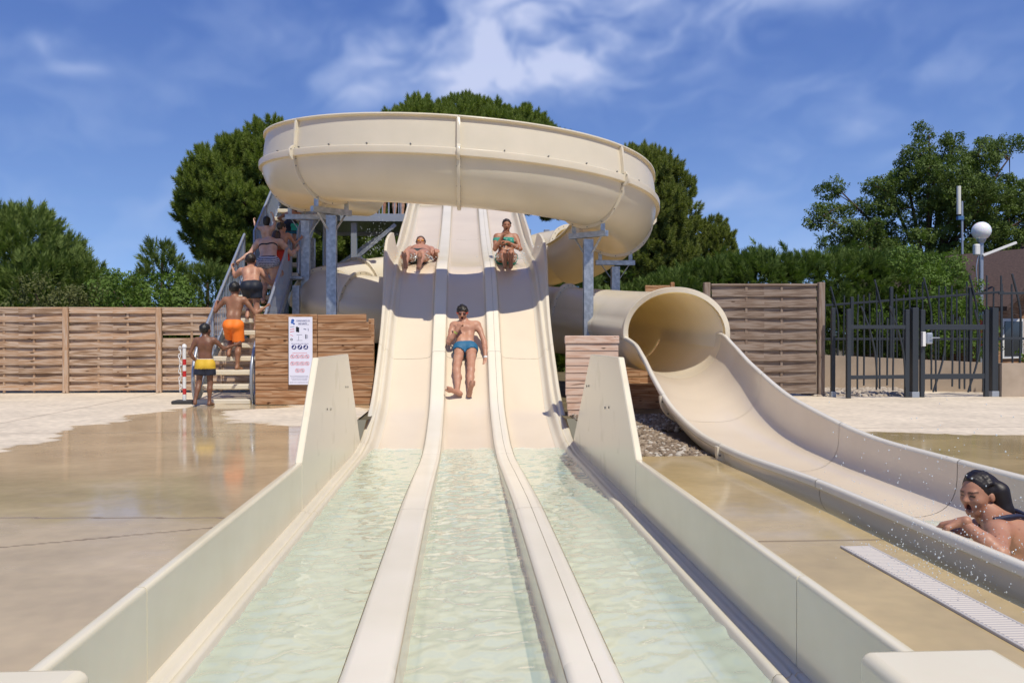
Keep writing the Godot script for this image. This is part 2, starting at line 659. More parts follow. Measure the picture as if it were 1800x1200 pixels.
	for k in 6500:
		var p := Vector3(rr.randf_range(r + 0.02, 2.9), -0.025, rr.randf_range(-10.6, -6.97))
		if p.x > 2.07 and p.z > -8.9:
			continue
		var s := rr.randf_range(0.012, 0.036)
		var xf := Transform3D(Basis.from_euler(Vector3(rr.randf_range(-.5, .5), rr.randf() * TAU, rr.randf_range(-.5, .5))).scaled(Vector3(s, s, s)), p + Vector3(0, rr.randf_range(0, 0.02), 0))
		var t := rr.randf()
		var c := Color(0.17, 0.125, 0.085).lerp(Color(0.36, 0.29, 0.215), t * t)
		if rr.randf() < 0.12:
			c = Color(0.45, 0.41, 0.35)
		spots.append([xf, c])
	var gs := scatter(self, "gravel", stone.done(), sm, spots)
	tag(gs, "loose brown and grey gravel between the two slides", "gravel", "", "stuff")
	# pale stones behind the gate
	var spots2 := []
	for k in 900:
		var p := Vector3(rr.randf_range(5.7, 7.6), 0.0, rr.randf_range(-14.6, -13.5))
		var s := rr.randf_range(0.02, 0.06)
		var t := rr.randf()
		spots2.append([Transform3D(Basis.from_euler(Vector3(rr.randf_range(-.5, .5), rr.randf() * TAU, 0)).scaled(Vector3(s, s, s)), p + Vector3(0, 0.05 * (-p.z - 13.5), 0)), Color(0.30, 0.24, 0.18).lerp(Color(0.5, 0.44, 0.36), t)])
	var gs2 := scatter(self, "gravel", stone.done(), sm, spots2)
	tag(gs2, "pale stones heaped inside the dark metal gate", "gravel", "", "stuff")

func deck_rect(mb: MB, x0: float, x1: float, z0: float, z1: float) -> void:
	var i := mb.v.size()
	for p in [Vector3(x0, 0, z1), Vector3(x0, 0, z0), Vector3(x1, 0, z0), Vector3(x1, 0, z1)]:
		mb.vert(p, Vector3.UP, Vector2((p.x - DECK.position.x) / DECK.size.x, (p.z - DECK.position.y) / DECK.size.y))
	mb.ix.append_array(PackedInt32Array([i, i + 1, i + 2, i, i + 2, i + 3]))

func scatter(parent: Node, called: String, mesh: Mesh, m: Material, spots: Array) -> MultiMeshInstance3D:
	var mm := MultiMesh.new()
	mm.transform_format = MultiMesh.TRANSFORM_3D
	mm.use_colors = true
	mm.mesh = mesh
	mm.instance_count = spots.size()
	for k in spots.size():
		mm.set_instance_transform(k, spots[k][0])
		mm.set_instance_color(k, spots[k][1])
	var o := MultiMeshInstance3D.new()
	o.name = numbered(called) if parent == self else called
	o.multimesh = mm
	o.material_override = m
	parent.add_child(o, true)
	return o

# ---------------------------------------------------------------- the slide with three lanes
const FLOOR := [[0.5, -0.5], [8.6, -0.5], [9.3, -0.45], [9.9, -0.36], [10.6, -0.22], [11.3, -0.04], [12.0, 0.40], [12.8, 1.02], [13.5, 1.60], [14.0, 1.93], [14.5, 2.13], [15.2, 2.30], [16.2, 2.58], [17.5, 3.02], [19.0, 3.60], [20.3, 4.06], [21.0, 4.14]]
const DIV := [[0.5, -0.2], [5.8, -0.19], [7.5, -0.235], [9.0, -0.285], [9.8, -0.25], [10.6, -0.12]]
const RIDGE := [[0.5, -0.305], [9.2, -0.30], [10.1, -0.235], [10.7, -0.09], [11.3, 0.09]]

func floor_at(d: float) -> float:
	return table(FLOOR, d)

func divider_at(d: float) -> float:
	return table(DIV, d) if d < 10.6 else floor_at(d) + 0.10

func ridge_at(d: float) -> float:
	return table(RIDGE, d) if d < 11.3 else floor_at(d) + 0.13

func wall_at(d: float) -> float:
	if d < 9.6:
		return ridge_at(d) + 0.004
	var up := 0.20 * smoothstep(9.6, 11.6, d) + 0.34 * exp(-pow((d - 15.0) / (0.85 if d < 15.0 else 0.22), 2.0)) + 0.12 * smoothstep(15.3, 17.0, d)
	return maxf(ridge_at(d) + 0.004, floor_at(d) + up)

func depths(a: float, b: float, step: float) -> Array:
	var n := int(ceil((b - a) / step))
	var out := []
	for k in n + 1:
		out.append(a + (b - a) * k / n)
	return out

func lane_rows(d0: float, d1: float, x0: float, x1: float) -> Array:
	var rows := []
	for d in depths(d0, d1, 0.11):
		var f := floor_at(d)
		var t := divider_at(d) - 0.02
		var row := PackedVector3Array()
		for q in [[x0, t], [x0 + 0.012, lerpf(t, f, 0.55)], [x0 + 0.03, f + 0.018], [x0 + 0.065, f + 0.004], [x0 + 0.14, f - 0.004], [(x0 + x1) * 0.5, f - 0.012], [x1 - 0.14, f - 0.004], [x1 - 0.065, f + 0.004], [x1 - 0.03, f + 0.018], [x1 - 0.012, lerpf(t, f, 0.55)], [x1, t]]:
			row.append(Vector3(CX + q[0], q[1], -d))
		rows.append(row)
	return rows

# s = -1 left, 1 right: the curved side of an outer lane with its inner ridge, groove and outer wall
func side_rows(d0: float, d1: float, s: float) -> Array:
	var rows := []
	for d in depths(d0, d1, 0.11):
		var f := floor_at(d)
		var rg := ridge_at(d)
		var w := maxf(wall_at(d), rg + 0.004)
		var row := PackedVector3Array()
		var low := minf(f - 0.03, rg - 0.15)
		var flare := 0.10 * exp(-pow((d - 14.5) / (1.1 if d < 14.5 else 0.6), 2.0))
		for q in [[1.045, f - 0.006], [1.075, f + 0.006], [1.10, lerpf(f, rg, 0.25)], [1.115, lerpf(f, rg, 0.72)], [1.128, rg - 0.012], [1.142, rg], [1.162, rg - 0.002], [1.172, rg - 0.012], [1.176, rg - 0.016], [1.192, rg - 0.01], [1.203 + flare * 0.6, lerpf(rg, w, 0.4)], [1.212 + flare, w - 0.012], [1.222 + flare, w], [1.25 + flare, w], [1.262 + flare, w - 0.012], [1.262 + flare, w - 0.05], [1.235 + flare, w - 0.06], [1.225 + flare * 0.5, low]]:
			row.append(Vector3(CX + q[0] * s, q[1], -d))
		rows.append(row)
	return rows

func divider_rows(d0: float, d1: float, x0: float, x1: float, lift := 0.0) -> Array:
	var rows := []
	for d in depths(d0, d1, 0.11):
		var f := floor_at(d) - 0.02
		var t := divider_at(d) + lift
		var row := PackedVector3Array()
		var prof := []
		if absf(x0 - 0.4155) < 0.001:   # square at the joint along the top
			prof += [[x0, f], [x0, t - 0.003], [x0, t - 0.003], [x0 + 0.002, t]]
		else:
			prof += [[x0 - 0.004, f], [x0, t - 0.035], [x0 + 0.006, t - 0.014], [x0 + 0.02, t - 0.003], [x0 + 0.036, t]]
		prof.append([(x0 + x1) * 0.5, t + 0.001])
		if absf(x1 - 0.4125) < 0.001:
			prof += [[x1 - 0.002, t], [x1, t - 0.003], [x1, t - 0.003], [x1, f]]
		else:
			prof += [[x1 - 0.036, t], [x1 - 0.02, t - 0.003], [x1 - 0.006, t - 0.014], [x1, t - 0.035], [x1 + 0.004, f]]
		for q in prof:
			row.append(Vector3(CX + q[0], q[1], -d))
		rows.append(row)
	return rows

func build_multi_slide() -> void:
	var s := thing("multi_lane_slide", "cream three-lane water slide with a rounded crest and a shallow run-out channel", "water slide", Vector3(CX, 0, -10))
	var back := Transform3D(Basis(), -s.position)
	var cuts := [0.55, 3.2, 6.35, 9.95, 12.35, 14.62, 17.2, 20.9]
	for k in 3:
		var c := (k - 1) * 0.80
		for i in cuts.size() - 1:
			var mb := MB.new()
			var x0 := c - (0.30 if k > 0 else 0.30)
			var x1 := c + (0.30 if k < 2 else 0.30)
			if k == 0:
				x0 = -1.05
			if k == 2:
				x1 = 1.05
			mb.loft(lane_rows(cuts[i] + 0.002, cuts[i + 1] - 0.002, x0, x1) if k == 1 else outer_lane_rows(cuts[i] + 0.002, cuts[i + 1] - 0.002, x0, x1, k))
			var o := part(s, "lane", mb, M.lane, back)
			if i == 0 and k == 1:
				o.set_meta("label", "middle lane of the run-out")
	for sg in [-1.0, 1.0]:
		for i in cuts.size() - 1:
			var mb := MB.new()
			mb.loft(side_rows(cuts[i] + 0.002, cuts[i + 1] - 0.002, sg))
			part(s, "side_rim", mb, M.gel, back)
		# dividers: the one on the right is joined along its top
		var halves := [[sg * 0.40 - 0.10, sg * 0.40 + 0.10]] if sg < 0 else [[0.30, 0.4125], [0.4155, 0.50]]
		var dcut := [0.55, 3.08, 5.85, 9.2, 12.35, 14.62, 17.2, 20.9]
		for hv in halves:
			for i in dcut.size() - 1:
				var mb := MB.new()
				mb.loft(divider_rows(dcut[i] + 0.002, dcut[i + 1] - 0.002, hv[0], hv[1], 0.004 if i == 0 else 0.0))
				part(s, "divider", mb, M.divider, back)
		# walls of the run-out, with a rounded top edge
		var x: float = sg * HALF
		for c2 in [[0.55, 2.44], [2.446, 3.262], [3.268, 6.36]]:
			var mb := MB.new()
			wall_bar(mb, x, sg, c2[0], c2[1], 0.055)
			part(s, "side_wall", mb, M.wall, back)
		# tall splash panel
		var pp := [[6.366, -0.55], [6.366, 0.055], [7.1, 0.81], [8.95 if sg < 0 else 8.65, 0.80], [9.95, -0.22], [9.95, -0.55]]
		var pm := MB.new()
		plate(pm, pp, CX + x, CX + x + sg * 0.053)
		part(s, "splash_panel", pm, M.panel, back)
		for q in [[7.55, 0.35], [7.75, 0.33], [8.75, 0.47], [8.9, 0.46]]:
			var bm := MB.new()
			bm.tube([Vector3(CX + x - sg * 0.006, q[1], -q[0]), Vector3(CX + x + sg * 0.01, q[1], -q[0])], 0.011, 8)
			part(s, "bolt", bm, M.bolt, back)
		# steel upright behind the panel
		var um := MB.new()
		um.box(Vector3(CX + x + sg * 0.12, 0.14, -8.9), Vector3(0.05, 0.36, 0.07))
		part(s, "upright", um, M.steel, back)
		# end cap of the wall
		var em := MB.new()
		rounded_block(em, Vector3(CX + sg * 1.30, -0.22, -1.62), Vector3(0.42, 0.60, 1.62), 0.035)
		part(s, "end_cap", em, M.wall, back)
	# end wall of the channel
	var ew := MB.new()
	ew.box(Vector3(CX, -0.3, -0.56), Vector3(2.6, 0.6, 0.08), 0.02)
	part(s, "end_wall", ew, M.wall, back)
	# starting tub wall above
	var hm := MB.new()
	hm.box(Vector3(CX, 3.9, -20.96), Vector3(2.6, 0.6, 0.08), 0.02)
	part(s, "head_wall", hm, M.gel, back)
	# water standing in the run-out
	var wn := noise(71, 0.9, 4, 0.55)
	var wn2 := noise(72, 2.6, 3, 0.5)
	var rows := []
	var dd := 0.6
	while dd < 10.02:
		var row := PackedVector3Array()
		for j in 101:
			var x := -1.165 + 2.33 * j / 100.0
			var lift := 0.75 + 0.3 * smoothstep(3.0, 9.5, dd)
			var a := wn.get_noise_2d(x * 2.2, dd * 3.2) * 0.016 + wn2.get_noise_2d(x * 2.3, dd * 3.1) * 0.011
			row.append(Vector3(CX + x, -0.335 + a * lift, -dd))
		rows.append(row)
		dd += 0.028
	var wm := MB.new()
	wm.loft(rows)
	structure("water", wm, M.water)
	# water in the exit channel of the tube slide
	var rows2 := []
	dd = 0.3
	while dd < 4.7:
		var row := PackedVector3Array()
		for j in 25:
			var x := 2.14 + 0.86 * j / 24.0
			row.append(Vector3(x, -0.055 + wn.get_noise_2d(x * 2.2, dd * 3.2 + 40) * 0.02 + wn2.get_noise_2d(x * 1.5, dd * 2.6) * 0.008, -dd))
		rows2.append(row)
		dd += 0.05
	var wm2 := MB.new()
	wm2.loft(rows2)
	structure("water", wm2, M.water)

func outer_lane_rows(d0: float, d1: float, x0: float, x1: float, k: int) -> Array:
	var rows := []
	for d in depths(d0, d1, 0.11):
		var f := floor_at(d)
		var t := divider_at(d) - 0.02
		var row := PackedVector3Array()
		var inner := x1 if k == 0 else x0
		var sg := -1.0 if k == 0 else 1.0
		for q in [[0.0, t], [0.012, lerpf(t, f, 0.55)], [0.03, f + 0.018], [0.065, f + 0.004], [0.14, f - 0.004], [0.34, f - 0.012], [0.6, f - 0.01], [0.745, f - 0.006]]:
			row.append(Vector3(CX + inner + sg * q[0], q[1], -d))
		if k == 0:
			row.reverse()
		rows.append(row)
	return rows

func wall_bar(mb: MB, x: float, sg: float, d0: float, d1: float, top: float) -> void:
	var prof := [[0.0, -0.55], [0.0, top - 0.022], [0.0015, top - 0.012], [0.006, top - 0.004], [0.013, top - 0.0005], [0.026, top], [0.040, top - 0.001], [0.047, top - 0.004], [0.0515, top - 0.012], [0.053, top - 0.022], [0.053, -0.55]]
	var rows := []
	for d in [d0, d1]:
		var row := PackedVector3Array()
		for q in prof:
			row.append(Vector3(CX + x + sg * q[0], q[1], -d))
		rows.append(row)
	mb.loft(rows)
	for r in rows:
		mb.fan(Array(r))

func plate(mb: MB, pp: Array, xa: float, xb: float) -> void:
	# an upright plate across x from a polygon in (distance, height), edges chamfered
	var ch := 0.008
	var mid := Vector2.ZERO
	for p in pp:
		mid += Vector2(p[0], p[1])
	mid /= pp.size()
	var lay := []
	for l in [[xa, 1], [xa + signf(xb - xa) * ch, 0], [xb - signf(xb - xa) * ch, 0], [xb, 1]]:
		var row := []
		for p in pp:
			var q := Vector2(p[0], p[1])
			if l[1] == 1:
				q = q - (q - mid).normalized() * ch * 1.4
			row.append(Vector3(l[0], q.y, -q.x))
		lay.append(row)
	mb.fan(lay[0])
	mb.fan(lay[3], Color.WHITE, true)
	for i in 3:
		for k in pp.size():
			var k2 := (k + 1) % pp.size()
			mb.quad(lay[i][k], lay[i + 1][k], lay[i + 1][k2], lay[i][k2])

func rounded_block(mb: MB, p: Vector3, s: Vector3, r: float) -> void:
	var rows := []
	for e in 9:
		var a := -PI / 2 + PI * e / 8.0
		var row := PackedVector3Array()
		for k in 4:
			for q in 5:
				var b := PI / 2 * k + PI / 2 * q / 4.0
				var cx := (s.x / 2 - r) * (1 if k == 0 or k == 3 else -1)
				var cz := (s.z / 2 - r) * (1 if k < 2 else -1)
				var cy := (s.y / 2 - r) * (1 if e > 4 else -1)
				row.append(p + Vector3(cx + cos(a) * cos(b) * r, cy + sin(a) * r, cz + cos(a) * sin(b) * r))
		rows.append(row)
		if e == 4:
			var row2 := PackedVector3Array()
			for v in row:
				row2.append(Vector3(v.x, p.y + s.y / 2 - r, v.z))
			rows.append(row2)
	mb.loft(rows, true)
	mb.fan(Array(rows[0]), Color.WHITE, true)
	mb.fan(Array(rows[-1]))

# ---------------------------------------------------------------- the spiral slide
const SC := 0.965
const HD := 15.34          # the helix's axis, metres in front of the camera
const HR := 2.79           # radius of its centre line
const RISE := [[-150, 4.2], [-90, 4.0], [0, 3.62], [60, 3.40], [90, 3.20], [128, 2.72], [150, 2.55]]
const PROFILE := [[0.555, 0.535], [0.60, 0.545], [0.655, 0.545], [0.655, 0.515], [0.612, 0.505], [0.612, 0.505], [0.645, 0.30], [0.665, 0.075], [0.668, 0.06], [0.668, 0.06], [0.728, 0.055], [0.735, 0.045], [0.735, -0.045], [0.728, -0.055], [0.675, -0.06], [0.675, -0.06]]

func helix(phi: float) -> Vector3:
	var a := deg_to_rad(phi)
	return Vector3(sin(a) * HR, 1.0 + (table(RISE, phi) - 1.0) * SC, -(HD - cos(a) * HR))

# the outside of the open flume at one place along it: points across it, in (outward, up)
func flume_points() -> Array:
	var o := []
	for q in PROFILE:
		o.append(Vector2(q[0], q[1]))
	for k in range(1, 22):
		var a := -PI * k / 22.0
		o.append(Vector2(cos(a), sin(a)) * 0.675)
	for q in [[-0.675, 0.0], [-0.672, 0.09], [-0.672, 0.09], [-0.73, 0.095], [-0.73, 0.12], [-0.65, 0.12]]:
		o.append(Vector2(q[0], q[1]))
	for k in range(0, 23):
		var a := -PI + PI * k / 22.0
		o.append(Vector2(cos(a), sin(a)) * 0.652)
	o.append(Vector2(0.645, 0.06))
	o.append(Vector2(0.625, 0.30))
	o.append(Vector2(0.592, 0.50))
	for k in o.size():
		o[k] *= SC
	return o

func build_tube_slide() -> void:
	var s := thing("spiral_slide", "big cream spiral slide, its flume looping over the lanes to a tube mouth", "water slide", Vector3(0, 0, -HD))
	var back := Transform3D(Basis(), -s.position)
	var prof := flume_points()
	var outline := []
	for q in prof.slice(4, 38):
		outline.append(q)
	var cuts := [-138.0, -92.0, -46.5, -0.8, 45.5, 91.5, 128.0]
	for i in cuts.size() - 1:
		var rows := []
		for phi in depths(cuts[i] + 0.03, cuts[i + 1] - 0.03, 3.0):
			var c := helix(phi)
			var a := deg_to_rad(phi)
			var e := Vector3(sin(a), 0, cos(a))
			var row := PackedVector3Array()
			# the flume loses its tall outer wall as it nears the tube
			var low := smoothstep(100.0, 128.0, phi)
			for q in prof:
				var y: float = q.y
				if y > 0.05:
					y = lerpf(y, minf(y, 0.10 + 0.1 * (y / 0.55)), low)
				row.append(c + e * q.x + Vector3.UP * y)
			rows.append(row)
		var mb := MB.new()
		mb.loft(rows, true)
		part(s, "flume_section", mb, M.gel, back)
	for phi in [-92.0, -46.5, -0.8, 45.5, 91.5]:
		var c := helix(phi)
		var a := deg_to_rad(phi)
		var e := Vector3(sin(a), 0, cos(a))
		var pts := []
		for q in outline:
			pts.append(c + e * q.x + Vector3.UP * q.y)
		rib(s, back, pts, c, Vector3(cos(a), -0.08, -sin(a)).normalized(), 0.055, 0.05)
	# rows of bolts along the middle flange
	var bm := MB.new()
	var ph := -100.0
	while ph < 110.0:
		var c := helix(ph)
		var a := deg_to_rad(ph)
		var e := Vector3(sin(a), 0, cos(a))
		bm.tube([c + e * 0.632 + Vector3.UP * 0.082, c + e * 0.662 + Vector3.UP * 0.085], 0.011, 6)
		ph += 11.0
	part(s, "bolt_row", bm, M.bolt, back).set_meta("kind", "stuff")
	# the closed tube: under the lanes and round to the mouth
	var p0 := helix(128.0)
	var way := curve([helix(112.0), p0, Vector3(1.25, 2.5, -18.5), Vector3(0, 2.33, -18.75), Vector3(-1.5, 2.1, -18.35), Vector3(-2.55, 1.82, -17.1), Vector3(-2.5, 1.6, -15.8), Vector3(-1.65, 1.45, -14.95), Vector3(-0.4, 1.35, -14.85), Vector3(0.9, 1.29, -14.85), Vector3(1.72, 1.25, -14.75), Vector3(2.38, 1.17, -14.05), Vector3(2.72, 1.08, -12.85), Vector3(2.93, 1.02, -11.6)], 8)
	way = way.slice(8)
	var circle := []
	var r := 0.575
	for k in 48:
		var a := TAU * k / 48.0
		var rr := r
		if k % 24 <= 1 or k % 24 == 23:
			rr = r + (0.055 if k % 24 != 1 else 0.05)
		circle.append(Vector2(cos(a), sin(a)) * rr)
	var marks := [0, 14, 28, 40, 47, 60, 73, 85, way.size() - 1]
	for i in marks.size() - 1:
		var rows := []
		var inside := []
		for j in range(marks[i], marks[i + 1] + 1):
			var fr := frame(way, j)
			var row := PackedVector3Array()
			var row2 := PackedVector3Array()
			var grow := 1.0 if j > 3 else 0.84 + 0.04 * j
			# the mouth is cut aslant: its far cheek reaches further forward
			var slant := 0.62 * smoothstep(way.size() - 13.0, way.size() - 1.0, j)
			for q in circle:
				row.append(fr.origin + (fr.basis.x * q.x + fr.basis.y * q.y) * grow + fr.basis.z * q.x * slant)
			for k in range(36):
				var a := -TAU * k / 36.0
				row2.append(fr.origin + (fr.basis.x * cos(a) + fr.basis.y * sin(a)) * (r - 0.022) * grow + fr.basis.z * cos(a) * (r - 0.022) * slant)
			rows.append(row)
			inside.append(row2)
		var mb := MB.new()
		if i == marks.size() - 2:
			# the last piece is only the upper half: the exit flume is its lower half
			for k in rows.size():
				rows[k] = rows[k].slice(46) + rows[k].slice(0, 27)
				inside[k] = inside[k].slice(16) + inside[k].slice(0, 3)
			mb.loft(rows)
			mb.loft(inside)
		else:
			mb.loft(rows, true)
			mb.loft(inside, true)
		part(s, "tube_section", mb, M.gel, back)
	for i in [0, 2, 3, 4, 5, 6, 8]:
		var j: int = marks[i]
		var fr := frame(way, j)
		var pts := []
		for k in 41:
			var a := deg_to_rad(-8.0) + deg_to_rad(196.0) * k / 40.0
			pts.append(fr.origin + (fr.basis.x * cos(a) + fr.basis.y * sin(a)) * (r if j > 0 else r * 0.86) + fr.basis.z * cos(a) * r * (0.62 if j == way.size() - 1 else 0.0))
		rib(s, back, pts, fr.origin, fr.basis.z, 0.07 if j < way.size() - 1 else 0.06, 0.06, j < way.size() - 1)
	# the mouth: the tube flares out into the open exit flume
	exit_flume(s, back)

func frame(way: Array, j: int) -> Transform3D:
	var a: Vector3 = way[maxi(j - 1, 0)]
	var b: Vector3 = way[mini(j + 1, way.size() - 1)]
	var z := (b - a).normalized()
	var x := Vector3.UP.cross(z).normalized()
	return Transform3D(Basis(x, z.cross(x).normalized(), z), way[j])

# a raised joint: a rectangular lip that follows pts, standing off from the centre c
func rib(s: Node, back: Transform3D, pts: Array, c: Vector3, t: Vector3, out: float, wide: float, bolted := true) -> void:
	var rows := []
	var bm := MB.new()
	for k in pts.size():
		var a: Vector3 = pts[maxi(k - 1, 0)]
		var b: Vector3 = pts[mini(k + 1, pts.size() - 1)]
		var n := (b - a).cross(t).normalized()
		if n.dot(pts[k] - c) < 0:
			n = -n
		var p: Vector3 = pts[k]
		var h := t * wide * 0.5
		var o := n * out
		var row := PackedVector3Array()
		for q in [p - h - n * 0.012, p - h + o * 0.92, p - h + o * 0.92, p - h * 0.8 + o, p + h * 0.8 + o, p + h + o * 0.92, p + h + o * 0.92, p + h - n * 0.012]:
			row.append(q)
		rows.append(row)
		if k % 3 == 1 and bolted:
			bm.tube([p + o * 0.55 + h * 0.9, p + o * 0.55 + h * 1.2], 0.009, 6)
			bm.tube([p + o * 0.55 - h * 0.9, p + o * 0.55 - h * 1.2], 0.009, 6)
	var mb := MB.new()
	mb.loft(rows)
	mb.fan(Array(rows[0]))
	mb.fan(Array(rows[-1]))
	var o2 := part(s, "ring_flange", mb, M.gel, back)
	if bolted:
		part(o2, "bolt_row", bm, M.bolt).set_meta("kind", "stuff")

const NEAR_RIM := [[0.3, 0.10], [6.0, 0.10], [7.0, 0.11], [8.35, 0.24], [9.67, 0.55], [11.0, 0.82], [11.7, 0.93], [12.2, 1.0], [13.0, 1.05], [13.5, 1.08]]
const FAR_RIM := [[0.3, 0.20], [4.5, 0.21], [5.8, 0.215], [7.75, 0.38], [9.25, 0.63], [10.4, 0.85], [11.2, 0.99], [11.7, 1.02], [13.0, 1.06], [13.5, 1.08]]
const BED := [[0.3, -0.14], [6.2, -0.13], [7.2, -0.10], [8.5, 0.0], [9.8, 0.22], [10.8, 0.37], [11.7, 0.43], [12.9, 0.475], [13.5, 0.53]]
const MIDDLE := [[0.3, 2.61], [5.0, 2.61], [6.3, 2.57], [7.5, 2.59], [8.5, 2.64], [9.5, 2.71], [10.5, 2.82], [11.6, 2.915], [12.2, 2.85], [12.9, 2.71], [13.5, 2.56]]

func flume_row(d: float, off: float) -> PackedVector3Array:
	var nr := table(NEAR_RIM, d)
	var fr := table(FAR_RIM, d)
	var b := table(BED, d)
	var mid := table(MIDDLE, d)
	var half := table([[0.3, 0.445], [5.0, 0.445], [6.3, 0.49], [7.5, 0.50], [9.5, 0.55], [11.2, 0.585], [11.7, 0.605], [13.0, 0.605]], d)
	var xl := mid - half
	var xr := mid + half
	var row := PackedVector3Array()
	var flat := 0.0 + 0.8 * smoothstep(10.5, 7.0, d)
	var rad := (xr - xl) * 0.5 - off
	var cx := (xl + xr) * 0.5
	for k in 25:
		var a := PI + PI * k / 24.0
		var sx := cos(a)
		var sy := sin(a)
		var px := signf(sx) * pow(absf(sx), lerpf(1.0, 0.42, flat))
		var py := pow(absf(sy), lerpf(1.0, 0.5, flat))
		var top := nr if px < 0 else fr
		row.append(Vector3(cx + px * rad, lerpf(top, b - off * 0.2 + (0.02 if off > 0 else 0.0), py), -d))
	return row

func exit_flume(s: Node, back: Transform3D) -> void:
	var cuts := [0.3, 2.9, 5.05, 6.72, 8.9, 11.2, 13.4]
	for i in cuts.size() - 1:
		var ins := []
		var outs := []
		var rim_l := []
		var rim_r := []
		for d in depths(cuts[i] + 0.003, cuts[i + 1] - 0.003, 0.14):
			var a := flume_row(d, 0.024)
			var b := flume_row(d, 0.0)
			ins.append(a)
			b.reverse()
			outs.append(b)
			var nl := Vector3(0, 1, 0)
			for e in [[a[0], -1.0, rim_l], [a[24], 1.0, rim_r]]:
				var p: Vector3 = e[0]
				var sg: float = e[1]
				var row := PackedVector3Array()
				for q in [[-0.002, -0.002], [0.0, 0.012], [0.012, 0.022], [0.032, 0.024], [0.046, 0.016], [0.05, 0.0], [0.05, -0.022], [0.046, -0.03], [0.02, -0.032]]:
					row.append(p + Vector3(q[0] * sg, q[1], 0))
				e[2].append(row)
		var mb := MB.new()
		mb.loft(ins)
		mb.loft(outs)
		part(s, "exit_flume", mb, M.lane if cuts[i + 1] < 11.5 else M.gel, back)
		var rm := MB.new()
		rm.loft(rim_l)
		part(s, "exit_rim", rm, M.divider, back)
		rm = MB.new()
		rm.loft(rim_r)
		part(s, "exit_rim", rm, M.divider, back)
	# upright joints under the near side
	for d in [6.72, 8.9]:
		var row := flume_row(d, 0.0)
		var pts := []
		for k in range(0, 13):
			pts.append(row[k])
		rib(s, back, pts, Vector3(table(MIDDLE, d), 0.4, -d), Vector3(0, 0, 1), 0.05, 0.06)

func build_posts() -> void:
	var spots := [[-46.5, 0.1, "galvanised steel post with a bracket under the flume above the wall with the sign"], [45.5, 0.1, "galvanised steel post rising in front of the lower tube beside the pale timber wall"], [91.5, 0.1, "galvanised steel post behind the lower tube near the dark hedge"], [-92.0, 0.1, "galvanised steel post at the side of the staircase"]]
	for q in spots:
		var c := helix(q[0])
		var a := deg_to_rad(q[0])
		var e := Vector3(sin(a), 0, cos(a))
		var t := thing("support_post", q[2], "post", Vector3(c.x, 0, c.z), "posts carrying the spiral slide")
		var low := c.y - 0.651 - 0.06
		var col := MB.new()
		col.box(Vector3(0, low * 0.5 - 0.08, 0.062), Vector3(0.15, low - 0.16, 0.012), 0.002)
		col.box(Vector3(0, low * 0.5 - 0.08, -0.062), Vector3(0.15, low - 0.16, 0.012), 0.002)
		col.box(Vector3(0.0, low * 0.5 - 0.08, 0), Vector3(0.14, low - 0.16, 0.11), 0.004)
		part(t, "column", col, M.steel)
		var bar := MB.new()
		bar.bar(e * -0.36 + Vector3.UP * (low - 0.09), e * 0.36 + Vector3.UP * (low - 0.09), 0.08, 0.09)
		part(t, "crossbeam", bar, M.steel)
		for sg in [-1.0, 1.0]:
			var br := MB.new()
			br.bar(Vector3.UP * (low - 0.42) + e * sg * 0.05, Vector3.UP * (low - 0.12) + e * sg * 0.26, 0.05, 0.012)
			part(t, "brace", br, M.steel)
			var lug := MB.new()
			lug.bar(e * sg * 0.28 + Vector3.UP * (low - 0.05), e * sg * 0.28 + Vector3.UP * (low + 0.2), 0.07, 0.014)
			part(t, "lug", lug, M.steel)

